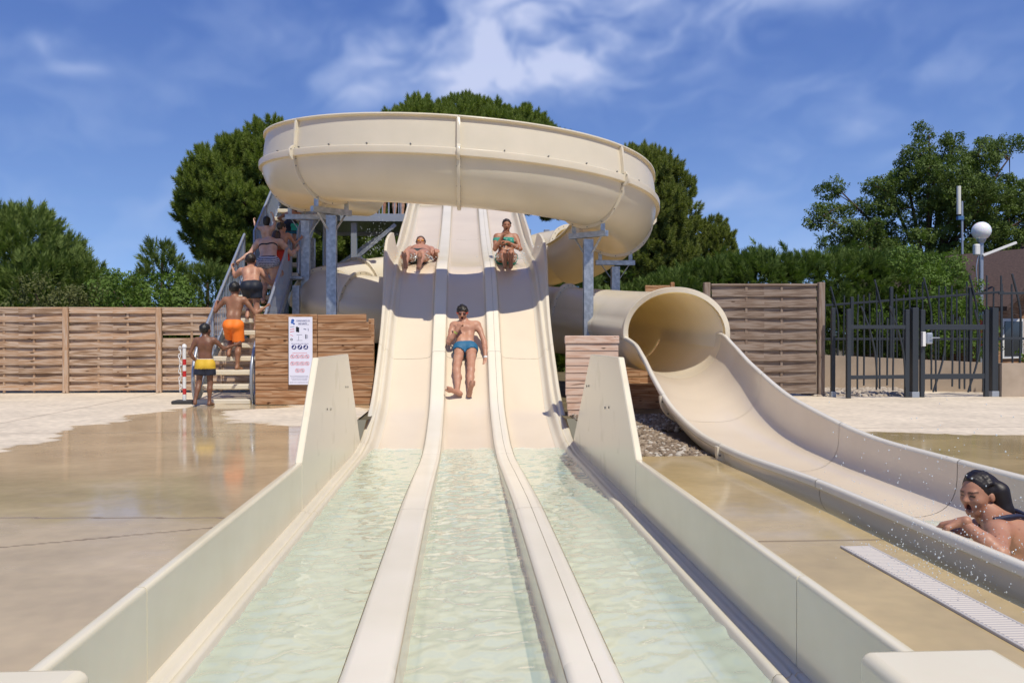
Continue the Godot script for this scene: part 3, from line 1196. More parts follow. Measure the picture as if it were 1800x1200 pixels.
# ---------------------------------------------------------------- platform and stairs
func build_platform() -> void:
	var p := thing("slide_platform", "raised steel starting platform with a barred railing at the head of the lanes", "platform", Vector3(-1.0, 0, -20.5))
	var back := Transform3D(Basis(), -p.position)
	var y := 3.70
	var q := MB.new()
	q.box(Vector3(-2.2, y - 0.03, -20.9), Vector3(3.0, 0.05, 2.9))
	part(p, "floor_plate", q, M.steel, back)
	q = MB.new()
	q.box(Vector3(-3.2, y - 0.03, -18.35), Vector3(0.95, 0.05, 2.1))
	part(p, "floor_plate", q, M.steel, back)
	q = MB.new()
	q.box(Vector3(0.1, y + 0.3, -22.0), Vector3(2.6, 0.05, 1.8))
	part(p, "floor_plate", q, M.steel, back)
	for b in [[Vector3(-3.6, y - 0.06, -19.42), Vector3(-1.22, y - 0.06, -19.42)], [Vector3(-3.6, y - 0.06, -22.3), Vector3(1.5, y - 0.06, -22.3)], [Vector3(-3.66, y - 0.06, -17.4), Vector3(-3.66, y - 0.06, -22.3)], [Vector3(1.42, y - 0.06, -20.5), Vector3(1.42, y - 0.06, -22.3)]]:
		q = MB.new()
		q.bar(b[0], b[1], 0.05, 0.17)
		part(p, "edge_beam", q, M.rail, back)
	for x in [[-2.45, -19.6], [1.6, -20.6], [-3.5, -22.2], [1.4, -22.2], [-3.6, -17.6], [-2.75, -17.6], [2.05, -20.6]]:
		q = MB.new()
		q.box(Vector3(x[0], y * 0.5 - 0.08, x[1]), Vector3(0.13, y - 0.16, 0.13))
		part(p, "column", q, M.rail, back)
	for b in [[Vector3(-2.45, 2.7, -19.62), Vector3(-1.5, 3.5, -19.5)], [Vector3(-3.5, 2.2, -20.3), Vector3(-2.0, 3.3, -20.4)]]:
		q = MB.new()
		q.bar(b[0], b[1], 0.07, 0.09)
		part(p, "brace", q, M.steel, back)
	var bal := MB.new()
	bal.box(Vector3(0, 0.5, 0), Vector3(0.024, 1.0, 0.024), 0.003)
	var balm := bal.done()
	for run in [[Vector3(-2.35, y, -19.45), Vector3(-1.24, y, -19.45)], [Vector3(-3.66, y, -17.5), Vector3(-3.66, y, -22.2)], [Vector3(-3.66, y, -22.3), Vector3(1.4, y, -22.3)]]:
		var n := int((run[1] - run[0]).length() / 0.125)
		for k in n + 1:
			var at: Vector3 = run[0].lerp(run[1], float(k) / n)
			part(p, "baluster", balm, M.rail, Transform3D(Basis(), at - p.position))
		q = MB.new()
		q.tube([run[0] + Vector3.UP * 1.02, run[1] + Vector3.UP * 1.02], 0.022, 10)
		part(p, "handrail", q, M.rail, back)

func build_stairs() -> void:
	var s := thing("staircase", "steep steel staircase with cream treads and barred galvanised railings", "staircase", Vector3(-3.4, 0, -12.5))
	var back := Transform3D(Basis(), -s.position)
	var flights := [[-3.84, -3.02, 12.62, 0.03, 10], [-3.66, -2.9, 15.42, 2.06, 9]]
	var tm := MB.new()
	tm.box(Vector3.ZERO, Vector3(0.76, 0.075, 0.27), 0.012)
	var treadm := tm.done()
	for f in flights:
		var mid: float = (f[0] + f[1]) * 0.5
		for k in int(f[4]):
			part(s, "tread", treadm, M.gel, Transform3D(Basis(), Vector3(mid, f[3] + 0.2 * k, -(f[2] + 0.272 * k)) - s.position))
		var d0: float = f[2] - 0.1
		var d1: float = f[2] + 0.272 * f[4]
		var y0: float = f[3] - 0.08
		var y1: float = f[3] + 0.2 * f[4] - 0.08
		var slope := (y1 - y0) / (d1 - d0)
		for sg in 2:
			var x: float = f[sg]
			var q := MB.new()
			q.bar(Vector3(x, y0, -d0), Vector3(x, y1, -d1), 0.012, 0.13)
			part(s, "stringer", q, M.steel, back)
			var rail := []
			if f[3] < 1.0:
				rail = curve([Vector3(x, 0.0, -d0 - 0.02), Vector3(x, 0.25, -d0 + 0.08), Vector3(x, 0.55, -d0 + 0.06), Vector3(x, 0.84, -d0 - 0.14), Vector3(x, 0.84 + slope * 0.3, -d0 - 0.44)], 6)
			else:
				rail = [Vector3(x, y0 + 0.1, -d0), Vector3(x, y0 + 0.85, -d0)]
			rail.append(Vector3(x, y1 + 0.82, -d1))
			if f[3] < 1.0:
				rail.append(Vector3(x, y1 + 0.0, -d1))
			q = MB.new()
			q.tube(rail, 0.024, 10)
			part(s, "handrail", q, M.rail, back)
			q = MB.new()
			q.bar(Vector3(x, y0 + 0.14, -d0), Vector3(x, y1 + 0.14, -d1), 0.03, 0.03)
			part(s, "bottom_rail", q, M.rail, back)
			var bm := MB.new()
			bm.tube([Vector3.ZERO, Vector3(0, 0.70, 0)], 0.008, 6)
			var barm := bm.done()
			var n := int((d1 - d0) / 0.086)
			for k in range(1, n):
				var d := lerpf(d0, d1, float(k) / n)
				var lo := y0 + slope * (d - d0) + 0.13
				var hi := 0.99
				if f[3] < 1.0 and d < d0 + 0.3:
					hi = lerpf(0.6, 0.98, clampf((d - d0) / 0.3, 0, 1))
				part(s, "baluster", barm, M.rail, Transform3D(Basis().scaled(Vector3(1, hi, 1)), Vector3(x, lo, -d) - s.position))
			for dd in [d0 + 0.9, d1 - 0.05]:
				q = MB.new()
				var lo: float = y0 + slope * (dd - d0)
				q.box(Vector3(x, lo + 0.4, -dd), Vector3(0.035, 0.86, 0.05))
				part(s, "rail_post", q, M.rail, back)
	# sheet under the upper flight and posts carrying it
	for q2 in [[-3.66, -17.3, 3.5], [-2.88, -16.6, 2.85], [-2.86, -14.95, 1.85], [-3.84, -15.3, 1.9]]:
		var q := MB.new()
		q.box(Vector3(q2[0], q2[2] * 0.5, q2[1]), Vector3(0.12, q2[2], 0.12))
		part(s, "column", q, M.steel, back)
	var q3 := MB.new()
	q3.box(Vector3(-3.3, 2.0, -15.3), Vector3(1.0, 0.05, 0.3))
	part(s, "landing", q3, M.steel, back)

# ---------------------------------------------------------------- timber
func slat(length: float, height: float, bow: float, thick := 0.011, bays := 3) -> ArrayMesh:
	var mb := MB.new()
	var rows := []
	var n := 12
	for k in n + 1:
		var t := float(k) / n
		var x := (t - 0.5) * length
		var z := bow * cos(PI * bays * t)
		var h := height * 0.5
		var c := 0.004
		var row := PackedVector3Array()
		for q in [[-h + c, thick], [h - c, thick], [h, thick - c], [h, -thick + c], [h - c, -thick], [-h + c, -thick], [-h, -thick + c], [-h, thick - c]]:
			row.append(Vector3(x, q[0], z + q[1]))
		rows.append(row)
	mb.loft(rows, true)
	mb.fan(Array(rows[0]))
	mb.fan(Array(rows[-1]), Color.WHITE, true)
	for i in mb.v.size():
		mb.uv[i] = Vector2(mb.v[i].x, mb.v[i].y)
	return mb.done()

func woven_panel(parent: Node3D, a: Vector3, b: Vector3, top: float, count: int, woods: Array, seed_: int, skip := -1) -> void:
	# slats woven round two battens between a and b
	var r := RandomNumberGenerator.new()
	r.seed = seed_
	var len := a.distance_to(b)
	var x := (b - a).normalized()
	var bs := Basis(x, Vector3.UP, x.cross(Vector3.UP).normalized())
	var pitch := (top - 0.05) / count
	var meshes := []
	for k in 3:
		meshes.append([slat(len - 0.02, pitch * 1.12 + 0.006 * k, 0.0035), slat(len - 0.02, pitch * 1.2 + 0.006 * k, -0.0035)])
	var base := a - parent.position
	for k in count:
		if k == skip:
			continue
		var tilt := Basis(Vector3(0, 0, 1), r.randf_range(-0.006, 0.006)) * Basis(Vector3(1, 0, 0), r.randf_range(-0.14, 0.03))
		part(parent, "slat", meshes[r.randi() % 3][k % 2], woods[r.randi() % woods.size()], Transform3D(bs * tilt, base + x * len * 0.5 + Vector3.UP * (0.05 + pitch * (k + 0.5)) + bs.z * ((0.016 if k % 2 == 0 else -0.012) + r.randf_range(-0.003, 0.004))))
	for t in [1.0 / 3.0, 2.0 / 3.0]:
		var mb := MB.new()
		mb.cbox(Transform3D(Basis(Vector3.UP, Vector3(-1, 0, 0), Vector3(0, 0, 1)), Vector3.ZERO), Vector3(top - 0.03, 0.04, 0.022), 0.004)
		part(parent, "batten", mb, woods[1], Transform3D(bs, base + x * len * t + Vector3.UP * top * 0.5 + bs.z * 0.004))
	var mb2 := MB.new()
	mb2.cbox(Transform3D(), Vector3(len, 0.035, 0.06), 0.006)
	part(parent, "top_rail", mb2, woods[0], Transform3D(bs, base + x * len * 0.5 + Vector3.UP * (top + 0.012)))

func timber_post(parent: Node3D, at: Vector3, h: float, woods: Array, w := 0.09) -> void:
	var mb := MB.new()
	mb.cbox(Transform3D(Basis(Vector3.UP, Vector3(-1, 0, 0), Vector3(0, 0, 1)), Vector3(0, h * 0.5, 0)), Vector3(h, w, w), 0.008)
	part(parent, "post", mb, woods[0], Transform3D(Basis(), at - parent.position))

func build_timber() -> void:
	var f := thing("timber_fence", "pale brown woven timber fence in panels between square posts", "fence", Vector3(-6.0, 0, -15.05))
	var xs := [-11.48, -9.92, -8.35, -6.77, -5.21, -3.62]
	for k in xs.size() - 1:
		woven_panel(f, Vector3(xs[k] + 0.045, 0, -15.05), Vector3(xs[k + 1] - 0.045, 0, -15.05), 1.44, 19, M.fence_wood, 40 + k, 12 if k == 4 else -1)
	for x in xs:
		timber_post(f, Vector3(x, 0, -15.02), 1.47, M.fence_wood)
	# privacy panel by the gate
	var g := thing("timber_fence", "weathered grey-brown woven timber screen beside the dark metal gate", "fence", Vector3(4.9, 0, -13.7))
	woven_panel(g, Vector3(4.06, 0, -13.72), Vector3(5.78, 0, -13.60), 1.80, 20, M.grey_wood, 60)
	timber_post(g, Vector3(3.99, 0, -13.72), 1.85, M.grey_wood, 0.10)
	timber_post(g, Vector3(5.84, 0, -13.58), 1.85, M.grey_wood, 0.10)
	# reddish boards behind the tube's mouth
	var b := thing("timber_fence", "short reddish board fence behind the tube mouth, with a sloping top", "fence", Vector3(3.4, 0, -15.0))
	for k in 15:
		var top := 0.125 * (k + 1)
		var x0 := 2.6 if k < 13 else 3.0 + 0.25 * (k - 13)
		var mb := MB.new()
		mb.box(Vector3.ZERO, Vector3(3.72 - x0, 0.12, 0.03), 0.005)
		part(b, "board", mb, M.wall_wood[k % 4], Transform3D(Basis(Vector3(1, 0, 0), -0.06), Vector3((3.72 + x0) * 0.5, top - 0.06, -15.0) - b.position))
		if k < 14:
			mb = MB.new()
			mb.box(Vector3.ZERO, Vector3(0.40, 0.12, 0.03), 0.005)
			part(b, "board", mb, M.wall_wood[(k + 1) % 4], Transform3D(Basis(Vector3(1, 0, 0), -0.06), Vector3(3.78, top - 0.06, -14.3) - b.position))
	timber_post(b, Vector3(3.74, 0, -15.0), 1.93, M.wall_wood, 0.07)
	# the boarded wall with the sign, at the foot of the stairs
	var w := thing("timber_wall", "reddish horizontal board wall carrying the white safety sign", "wall", Vector3(-2.1, 0, -12.3))
	var r := RandomNumberGenerator.new()
	r.seed = 9
	for k in 12:
		for e in [[-2.93, -2.06], [-2.055, -1.26]]:
			var x1: float = e[1]
			if e[0] > -2.06 and k >= 9:
				x1 -= 0.035 * (k - 8)
			var mb := MB.new()
			mb.box(Vector3.ZERO, Vector3(x1 - e[0], 0.114, 0.032), 0.007)
			var up := r.randf_range(-0.003, 0.003)
			var tilt := Basis(Vector3(0, 0, 1), 0.018 if k == 11 and e[0] > -2.06 else r.randf_range(-0.003, 0.003)) * Basis(Vector3(1, 0, 0), -0.09 + r.randf_range(-0.03, 0.03))
			for i in mb.uv.size():
				mb.uv[i] += Vector2(r.randf(), 0.1 * k)
			part(w, "board", mb, M.wall_wood[r.randi() % 4], Transform3D(tilt, Vector3((e[0] + x1) * 0.5, 0.06 + 0.1065 * k + up, -12.3) - w.position))
	for x in [-2.9, -2.06, -1.3]:
		var mb := MB.new()
		mb.box(Vector3(x, 0.62, -12.36), Vector3(0.08, 1.22, 0.07))
		part(w, "post", mb, M.wall_wood[0], Transform3D(Basis(), -w.position))
	build_sign()
	# pale board wall on the other side of the lanes
	var w2 := thing("timber_wall", "pale pinkish horizontal board wall beside the tube slide's exit", "wall", Vector3(1.7, 0, -10.75))
	for k in 11:
		var top := k == 10
		var mb := MB.new()
		var x0 := 1.31 + maxf(0.0, (3.0 - k) * 0.01)
		mb.box(Vector3.ZERO, Vector3(1.985 - x0 + (0.02 if top else 0.0), 0.1, 0.032 if not top else 0.05), 0.007)
		for i in mb.uv.size():
			mb.uv[i] += Vector2(r.randf(), 0.1 * k)
		part(w2, "board", mb, M.pale_wood[r.randi() % 3], Transform3D(Basis(Vector3(0, 0, 1), r.randf_range(-0.004, 0.004)) * Basis(Vector3(1, 0, 0), -0.10), Vector3((1.985 + x0) * 0.5, -0.0 + 0.0935 * k, -10.75) - w2.position))
		# the return running back under the tube
		var mb2 := MB.new()
		mb2.box(Vector3.ZERO, Vector3(1.5, 0.1, 0.032), 0.007)
		if k < 5:
			part(w2, "board", mb2, M.wall_wood[r.randi() % 4], Transform3D(Basis(Vector3.UP, PI / 2), Vector3(1.975, 0.0935 * k, -11.53) - w2.position))
	for k in 7:
		# boards under the exit flume
		var mb := MB.new()
		mb.box(Vector3.ZERO, Vector3(1.5, 0.1, 0.032), 0.007)
		part(w2, "board", mb, M.wall_wood[k % 4], Transform3D(Basis(), Vector3(2.75, 0.0935 * k - 0.3, -11.75) - w2.position))

func build_sign() -> void:
	var w := 192
	var h := 576
	var im := Image.create(w, h, false, Image.FORMAT_RGB8)
	im.fill(Color(0.90, 0.90, 0.95))
	var navy := Color(0.12, 0.14, 0.42)
	var red := Color(0.80, 0.16, 0.2)
	var grey := Color(0.45, 0.46, 0.55)
	var disc := func(cx: float, cy: float, r0: float, r1: float, col: Color) -> void:
		for y in range(int(cy - r1) - 1, int(cy + r1) + 2):
			for x in range(int(cx - r1) - 1, int(cx + r1) + 2):
				var d := sqrt((x - cx) * (x - cx) + (y - cy) * (y - cy))
				if d >= r0 and d <= r1 and x >= 0 and y >= 0 and x < w and y < h:
					im.set_pixel(x, y, col)
	var line := func(x0: float, y0: float, x1: float, y1: float, t: float, col: Color) -> void:
		var n := int(maxf(absf(x1 - x0), absf(y1 - y0))) + 1
		for k in n + 1:
			im.fill_rect(Rect2i(int(lerpf(x0, x1, float(k) / n) - t / 2), int(lerpf(y0, y1, float(k) / n) - t / 2), int(t) + 1, int(t) + 1), col)
	# emblem
	disc.call(32, 28, 0, 13, Color(0.22, 0.38, 0.68))
	disc.call(28, 44, 0, 12, Color(0.26, 0.42, 0.72))
	disc.call(42, 56, 0, 8, Color(0.22, 0.36, 0.66))
	# small diagrams
	for k in 3:
		line.call(12, 86 + k * 20, 44, 80 + k * 20, 3, red if k else grey)
	line.call(66, 88, 66, 118, 14, Color(0.08, 0.08, 0.1))
	line.call(78, 92, 78, 122, 12, Color(0.08, 0.08, 0.1))
	line.call(124, 100, 140, 104, 6, grey)
	line.call(158, 96, 160, 114, 4, grey)
	line.call(14, 150, 34, 160, 3, Color(0.9, 0.55, 0.6))
	disc.call(22, 190, 5, 10, Color(0.2, 0.2, 0.25))
	line.call(66, 150, 108, 150, 3, grey)
	line.call(80, 160, 80, 196, 2, grey)
	line.call(66, 198, 110, 198, 2, grey)
	line.call(140, 152, 140, 180, 9, Color(0.3, 0.3, 0.36))
	line.call(154, 152, 154, 180, 3, grey)
	# three blue orders
	for k in 3:
		var cx := 42.0 + 48.0 * k
		disc.call(cx, 256, 0, 20, navy)
		line.call(cx - 8, 266, cx + 8, 248, 4, Color.WHITE)
		disc.call(cx + 4, 246, 0, 3.5, Color.WHITE)
		if k != 1:
			line.call(cx, 256, cx + 9, 264, 3, Color.WHITE)
	# ten red prohibitions
	for q in [[30, 336], [70, 336], [110, 336], [150, 336], [30, 396], [70, 396], [110, 396], [150, 396], [70, 456], [110, 456]]:
		disc.call(q[0], q[1], 13.5, 17.0, red)
		line.call(q[0] - 9, q[1] - 9, q[0] + 9, q[1] + 9, 2.5, red)
		line.call(q[0] - 2, q[1] - 6, q[0] + 3, q[1] + 7, 3, Color(0.25, 0.25, 0.32))
	# small print too fine to read
	var r := RandomNumberGenerator.new()
	r.seed = 3
	for row in [[224, 22, 160, navy], [304, 30, 150, red], [500, 10, 150, grey], [512, 16, 160, grey], [524, 22, 150, grey], [536, 30, 150, grey], [556, 8, 176, Color(0.3, 0.3, 0.4)], [60, 78, 164, grey]]:
		var x := float(row[1])
		while x < row[2]:
			var n := r.randf_range(3, 9)
			im.fill_rect(Rect2i(int(x), row[0], int(n), 5), row[3])
			x += n + 3
	var s := thing("safety_sign", "tall white safety notice with blue and red pictogram circles on the board wall", "sign", Vector3(-2.285, 0.29, -12.245))
	var mb := MB.new()
	mb.box(Vector3(0, 0.48, 0), Vector3(0.335, 0.96, 0.008), 0.002)
	part(s, "plate", mb, M.white)
	var pm := mat(Color.WHITE, 0.35)
	pm.albedo_texture = ImageTexture.create_from_image(im)
	var q := MB.new()
	q.quad(Vector3(-0.164, 0.004, 0.006), Vector3(-0.164, 0.956, 0.006), Vector3(0.164, 0.956, 0.006), Vector3(0.164, 0.004, 0.006))
	part(s, "print", q, pm)
	for t in [["CONSIGNES DE", 0.036, 0.906], ["SÉCURITÉ", 0.03, 0.866]]:
		var tx := TextMesh.new()
		var fnt := SystemFont.new()
		fnt.font_names = PackedStringArray(["Droid Sans"])
		tx.font = fnt
		tx.text = t[0]
		tx.font_size = 32
		tx.pixel_size = 0.028 / 32.0
		tx.depth = 0.001
		part(s, "lettering", tx, mat(Color(0.22, 0.25, 0.5), 0.5), Transform3D(Basis(), Vector3(t[1], t[2], 0.009)))

# ---------------------------------------------------------------- the dark metal gate and fence
func build_metal_fence() -> void:
	var r := RandomNumberGenerator.new()
	r.seed = 77
	var gates := [[6.06, 7.08, -13.06, -13.2, "dark grey metal gate leaf of uneven upright bars next to the timber screen"], [7.34, 8.44, -13.22, -13.28, "dark grey metal gate leaf with a pale lock box"]]
	for g in gates:
		var t := thing("metal_gate", g[4], "gate", Vector3((g[0] + g[1]) * 0.5, 0, g[2]))
		var back := Transform3D(Basis(), -t.position)
		var a := Vector3(g[0], 0, g[2])
		var b := Vector3(g[1], 0, g[3])
		for p in [a, b]:
			var q := MB.new()
			q.box(p + Vector3(0, 0.70, 0), Vector3(0.065, 1.40, 0.06))
			part(t, "stile", q, M.dark_steel, back)
		for y in [0.33, 1.12]:
			var q := MB.new()
			q.bar(a + Vector3.UP * y, b + Vector3.UP * y, 0.04, 0.06 if g[0] < 7 else 0.085)
			part(t, "gate_rail", q, M.dark_steel, back)
		var n := 10
		for k in n:
			var u := (k + 0.5 + r.randf_range(-0.35, 0.35)) / n
			var p := a.lerp(b, u)
			var lo := r.randf_range(0.07, 0.2)
			var hi := r.randf_range(1.2, 1.42)
			var q := MB.new()
			if k % 5 == 3:
				q.tube(curve([p + Vector3(0.1, lo, 0), p + Vector3(0.08, 0.6, 0), p + Vector3(0, 1.0, 0), p + Vector3(-0.16, 1.45, 0)] if g[0] < 7 else [p + Vector3(-0.16, lo, 0), p + Vector3(0, 0.6, 0), p + Vector3(0.03, 1.0, 0), p + Vector3(-0.05, 1.4, 0)], 4), 0.016, 6)
			else:
				q.tube([p + Vector3(0, lo, 0), p + Vector3(r.randf_range(-0.015, 0.015), hi, 0)], 0.0145, 6)
			part(t, "bar", q, M.dark_steel, back)
		if g[0] > 7:
			var q := MB.new()
			q.box(a + Vector3(-0.01, 0.93, 0.06), Vector3(0.05, 0.23, 0.06))
			part(t, "lock_box", q, M.white, back)
			q = MB.new()
			q.box(a + Vector3(0.08, 0.94, 0.07), Vector3(0.11, 0.18, 0.05), 0.02)
			part(t, "lock_guard", q, M.rail, back)
			q = MB.new()
			q.tube([a + Vector3(0.08, 0.95, 0.12), a + Vector3(0.22, 0.95, 0.12)], 0.009, 6)
			part(t, "handle", q, M.rail, back)
	for p in [[7.2, -13.2, "thick dark grey gate post between the two gate leaves", 0.1], [8.58, -13.3, "thick dark grey gate post at the low beige wall", 0.1], [5.94, -13.35, "thin dark grey post against the timber screen", 0.06]]:
		var t := thing("gate_post", p[2], "post", Vector3(p[0], 0, p[1]))
		var q := MB.new()
		q.box(Vector3(0, 0.75, 0), Vector3(p[3], 1.36, p[3]))
		part(t, "shaft", q, M.dark_steel)
		q = MB.new()
		q.box(Vector3(0, 0.045, 0), Vector3(p[3] + 0.02, 0.09, p[3] + 0.02))
		part(t, "foot", q, M.rail)
	# low walls with taller fences on them
	for w in [[Vector3(5.9, 0, -15.6), Vector3(9.4, 0, -14.3), 0.66, 0.50, "low beige rendered wall behind the metal gate"], [Vector3(8.66, 0, -13.3), Vector3(13.0, 0, -13.3), 0.54, 0.54, "low beige rendered wall to the side of the gate"]]:
		var t := thing("low_wall", w[4], "wall", (w[0] + w[1]) * 0.5)
		var mb := MB.new()
		var a: Vector3 = w[0] - t.position
		var b: Vector3 = w[1] - t.position
		var nrm := (b - a).cross(Vector3.UP).normalized() * 0.09
		for sg in [-1.0, 1.0]:
			mb.quad(a + nrm * sg, a + nrm * sg + Vector3.UP * w[2], b + nrm * sg + Vector3.UP * w[3], b + nrm * sg)
		mb.quad(a + nrm + Vector3.UP * w[2], a - nrm + Vector3.UP * w[2], b - nrm + Vector3.UP * w[3], b + nrm + Vector3.UP * w[3])
		mb.quad(a - nrm, a - nrm + Vector3.UP * w[2], a + nrm + Vector3.UP * w[2], a + nrm)
		mb.quad(b - nrm, b - nrm + Vector3.UP * w[3], b + nrm + Vector3.UP * w[3], b + nrm)
		part(t, "render_coat", mb, M.concrete_wall)
	for f in [[Vector3(5.9, 0.62, -15.6), Vector3(9.4, 0.48, -14.3), 1.62, 1.95, 34, "tall dark metal fence of slender uneven bars above the wall behind the gate"], [Vector3(8.7, 0.54, -13.36), Vector3(13.0, 0.54, -13.36), 1.85, 1.95, 30, "tall dark metal fence of slender uneven bars above the beige wall by the lamp"]]:
		var t := thing("metal_fence", f[5], "fence", (f[0] + f[1]) * 0.5 - Vector3.UP * f[0].y)
		var back := Transform3D(Basis(), -t.position)
		for y in [0.3, 0.86]:
			var q := MB.new()
			var h0: float = lerpf(f[0].y, f[2], y)
			var h1: float = lerpf(f[1].y, f[3], y)
			q.bar(Vector3(f[0].x, h0, f[0].z), Vector3(f[1].x, h1, f[1].z), 0.03, 0.04)
			part(t, "fence_rail", q, M.dark_steel, back)
		for k in int(f[4]):
			var u: float = (k + 0.5 + r.randf_range(-0.3, 0.3)) / f[4]
			var p: Vector3 = f[0].lerp(f[1], u)
			var hi: float = lerpf(f[2], f[3], u) + r.randf_range(-0.12, 0.12)
			var q := MB.new()
			if k % 7 == 2:
				q.tube(curve([p, Vector3(p.x + 0.01, p.y + (hi - p.y) * 0.55, p.z), Vector3(p.x - 0.04, p.y + (hi - p.y) * 0.8, p.z), Vector3(p.x - 0.14, hi + 0.12, p.z)], 4), 0.017, 6)
			elif k % 6 == 5:
				q.box(Vector3(p.x, (p.y + hi) * 0.5, p.z), Vector3(0.055, hi - p.y, 0.05))
			else:
				q.tube([p, Vector3(p.x + r.randf_range(-0.02, 0.02), hi, p.z)], 0.0145, 6)
			part(t, "bar", q, M.dark_steel, back)

# ---------------------------------------------------------------- houses, lamp, masts behind
func build_background() -> void:
	for h in [[Vector3(20.4, 0, -25.4), 4.6, 5.5, 2.1, 1.75, 1.35, "wooden lodge with a dark overhanging gable roof beyond the globe lamp"], [Vector3(12.4, 0, -20.6), 3.4, 3.6, 1.75, 1.15, 0.45, "low wooden lodge with a grey shingle roof behind the metal fence"]]:
		var t := thing("lodge", h[6], "house", h[0])
		t.rotation.y = h[5]
		var w: float = h[1] * 0.5
		var l: float = h[2] * 0.5
		var e: float = h[3]
		var rise: float = h[4]
		var mb := MB.new()
		mb.box(Vector3(0, e * 0.5, 0), Vector3(h[1], e, h[2]), 0.01)
		part(t, "wall", mb, M.wall_wood[2])
		mb = MB.new()
		for z in [-l, l]:
			mb.tri(Vector3(-w, e, z), Vector3(0, e + rise * 0.86, z), Vector3(w, e, z))
		part(t, "gable", mb, M.wall_wood[1])
		for sg in [-1.0, 1.0]:
			mb = MB.new()
			var a := Vector3(0, e + rise, -l - 0.7)
			var b := Vector3(sg * (w + 0.5), e - 0.25, -l - 0.7)
			var dz := Vector3(0, 0, h[2] + 1.4)
			var up := Vector3(0, 0.1, 0)
			for o in [Vector3.ZERO, up]:
				mb.quad(a + o, b + o, b + dz + o, a + dz + o)
			mb.quad(b, b + up, b + dz + up, b + dz)
			mb.quad(a + dz, a + dz + up, b + dz + up, b + dz)
			mb.quad(a, a + up, b + up, b)
			var rf := mat(Color.WHITE, 0.85)
			rf.albedo_texture = mottle(90, 0.06, Color(0.22, 0.17, 0.15), Color(0.38, 0.30, 0.27))
			triplanar(rf, 1.0)
			part(t, "roof", mb, rf)
		for x in [-0.25, 0.3]:
			mb = MB.new()
			mb.box(Vector3(x * h[1], e * 0.52, l + 0.02), Vector3(0.8, 0.9, 0.05))
			var win := part(t, "window", mb, M.white)
			mb = MB.new()
			mb.box(Vector3(x * h[1], e * 0.52, l + 0.05), Vector3(0.68, 0.78, 0.02))
			part(win, "pane", mb, mat(lin(0.03, 0.035, 0.04), 0.08))
	var t := thing("street_lamp", "lamp post with a white globe and a white bracket arm behind the metal fence", "lamp", Vector3(11.32, 0, -18.0))
	var mb := MB.new()
	mb.tube([Vector3.ZERO, Vector3(0, 1.1, 0), Vector3(0, 3.06, 0)], [0.055, 0.05, 0.045], 10)
	part(t, "pole", mb, M.rail)
	mb = MB.new()
	mb.tube([Vector3(0, 0.75, 0), Vector3(0, 1.35, 0)], 0.062, 10)
	part(t, "red_sleeve", mb, M.red)
	mb = MB.new()
	mb.tube([Vector3(0, 3.0, 0), Vector3(0, 3.06, 0), Vector3(0, 3.1, 0)], [0.06, 0.10, 0.09], 12)
	part(t, "collar", mb, M.rail)
	mb = MB.new()
	var rows := []
	for i in 13:
		var a := -PI * 0.46 + PI * 0.96 * i / 12.0
		var row := PackedVector3Array()
		for j in 20:
			var b := TAU * j / 20.0
			row.append(Vector3(cos(a) * cos(b), sin(a), cos(a) * sin(b)) * 0.2 + Vector3(0, 3.26, 0))
		rows.append(row)
	mb.loft(rows, true)
	var gl := mat(lin(0.85, 0.86, 0.88), 0.2)
	gl.subsurf_scatter_enabled = true
	gl.subsurf_scatter_strength = 0.3
	part(t, "globe", mb, gl)
	mb = MB.new()
	mb.box(Vector3(-0.12, 2.85, 0.02), Vector3(0.12, 0.24, 0.12), 0.02)
	part(t, "control_box", mb, M.white)
	mb = MB.new()
	mb.bar(Vector3(0, 2.72, 0.05), Vector3(0.72, 3.0, 0.1), 0.07, 0.05)
	part(t, "bracket_arm", mb, M.white)
	mb = MB.new()
	mb.tube(curve([Vector3(-0.06, 2.74, 0), Vector3(-0.12, 2.4, 0.02), Vector3(-0.06, 1.7, 0.03), Vector3(-0.06, 1.2, 0.03)], 5), 0.012, 6)
	part(t, "cable", mb, M.rail)
	t = thing("antenna_mast", "thin steel mast with a white rod aerial in front of the spreading tree", "antenna", Vector3(13.3, 0, -22.0))
	mb = MB.new()
	mb.tube([Vector3(0.05, 0, 0), Vector3(0, 4.55, 0)], 0.03, 8)
	part(t, "mast", mb, M.rail)
	mb = MB.new()
	mb.tube([Vector3(-0.09, 4.2, 0), Vector3(-0.09, 4.95, 0)], 0.055, 8)
	part(t, "aerial", mb, mat(lin(0.75, 0.75, 0.65), 0.4))
	mb = MB.new()
	mb.box(Vector3(-0.05, 4.1, 0), Vector3(0.16, 0.1, 0.1))
	part(t, "clamp", mb, mat(lin(0.06, 0.16, 0.35), 0.5))

# ---------------------------------------------------------------- trees and bushes
func leaf_material(col: Color, back: Color) -> StandardMaterial3D:
	var m := mat(col, 0.6)
	m.vertex_color_use_as_albedo = true
	m.backlight_enabled = true
	m.backlight = back
	m.metallic_specular = 0.35
	return m

func needle_tuft(seed_: int, n: int, spread: float, wide: float) -> ArrayMesh:
	var r := RandomNumberGenerator.new()
	r.seed = seed_
	var mb := MB.new()
	for k in n:
		var a := r.randf() * TAU
		var e := acos(1.0 - r.randf() * (1.0 - cos(spread)))
		var d := Vector3(sin(e) * cos(a), cos(e), sin(e) * sin(a))
		var s := d.cross(Vector3(r.randf() - .5, r.randf() - .5, r.randf() - .5)).normalized() * wide
		var root := Vector3(0, r.randf_range(-0.55, 0.3), 0)
		mb.tri(root - s, root + s, root + d * r.randf_range(0.75, 1.1))
	return mb.done()

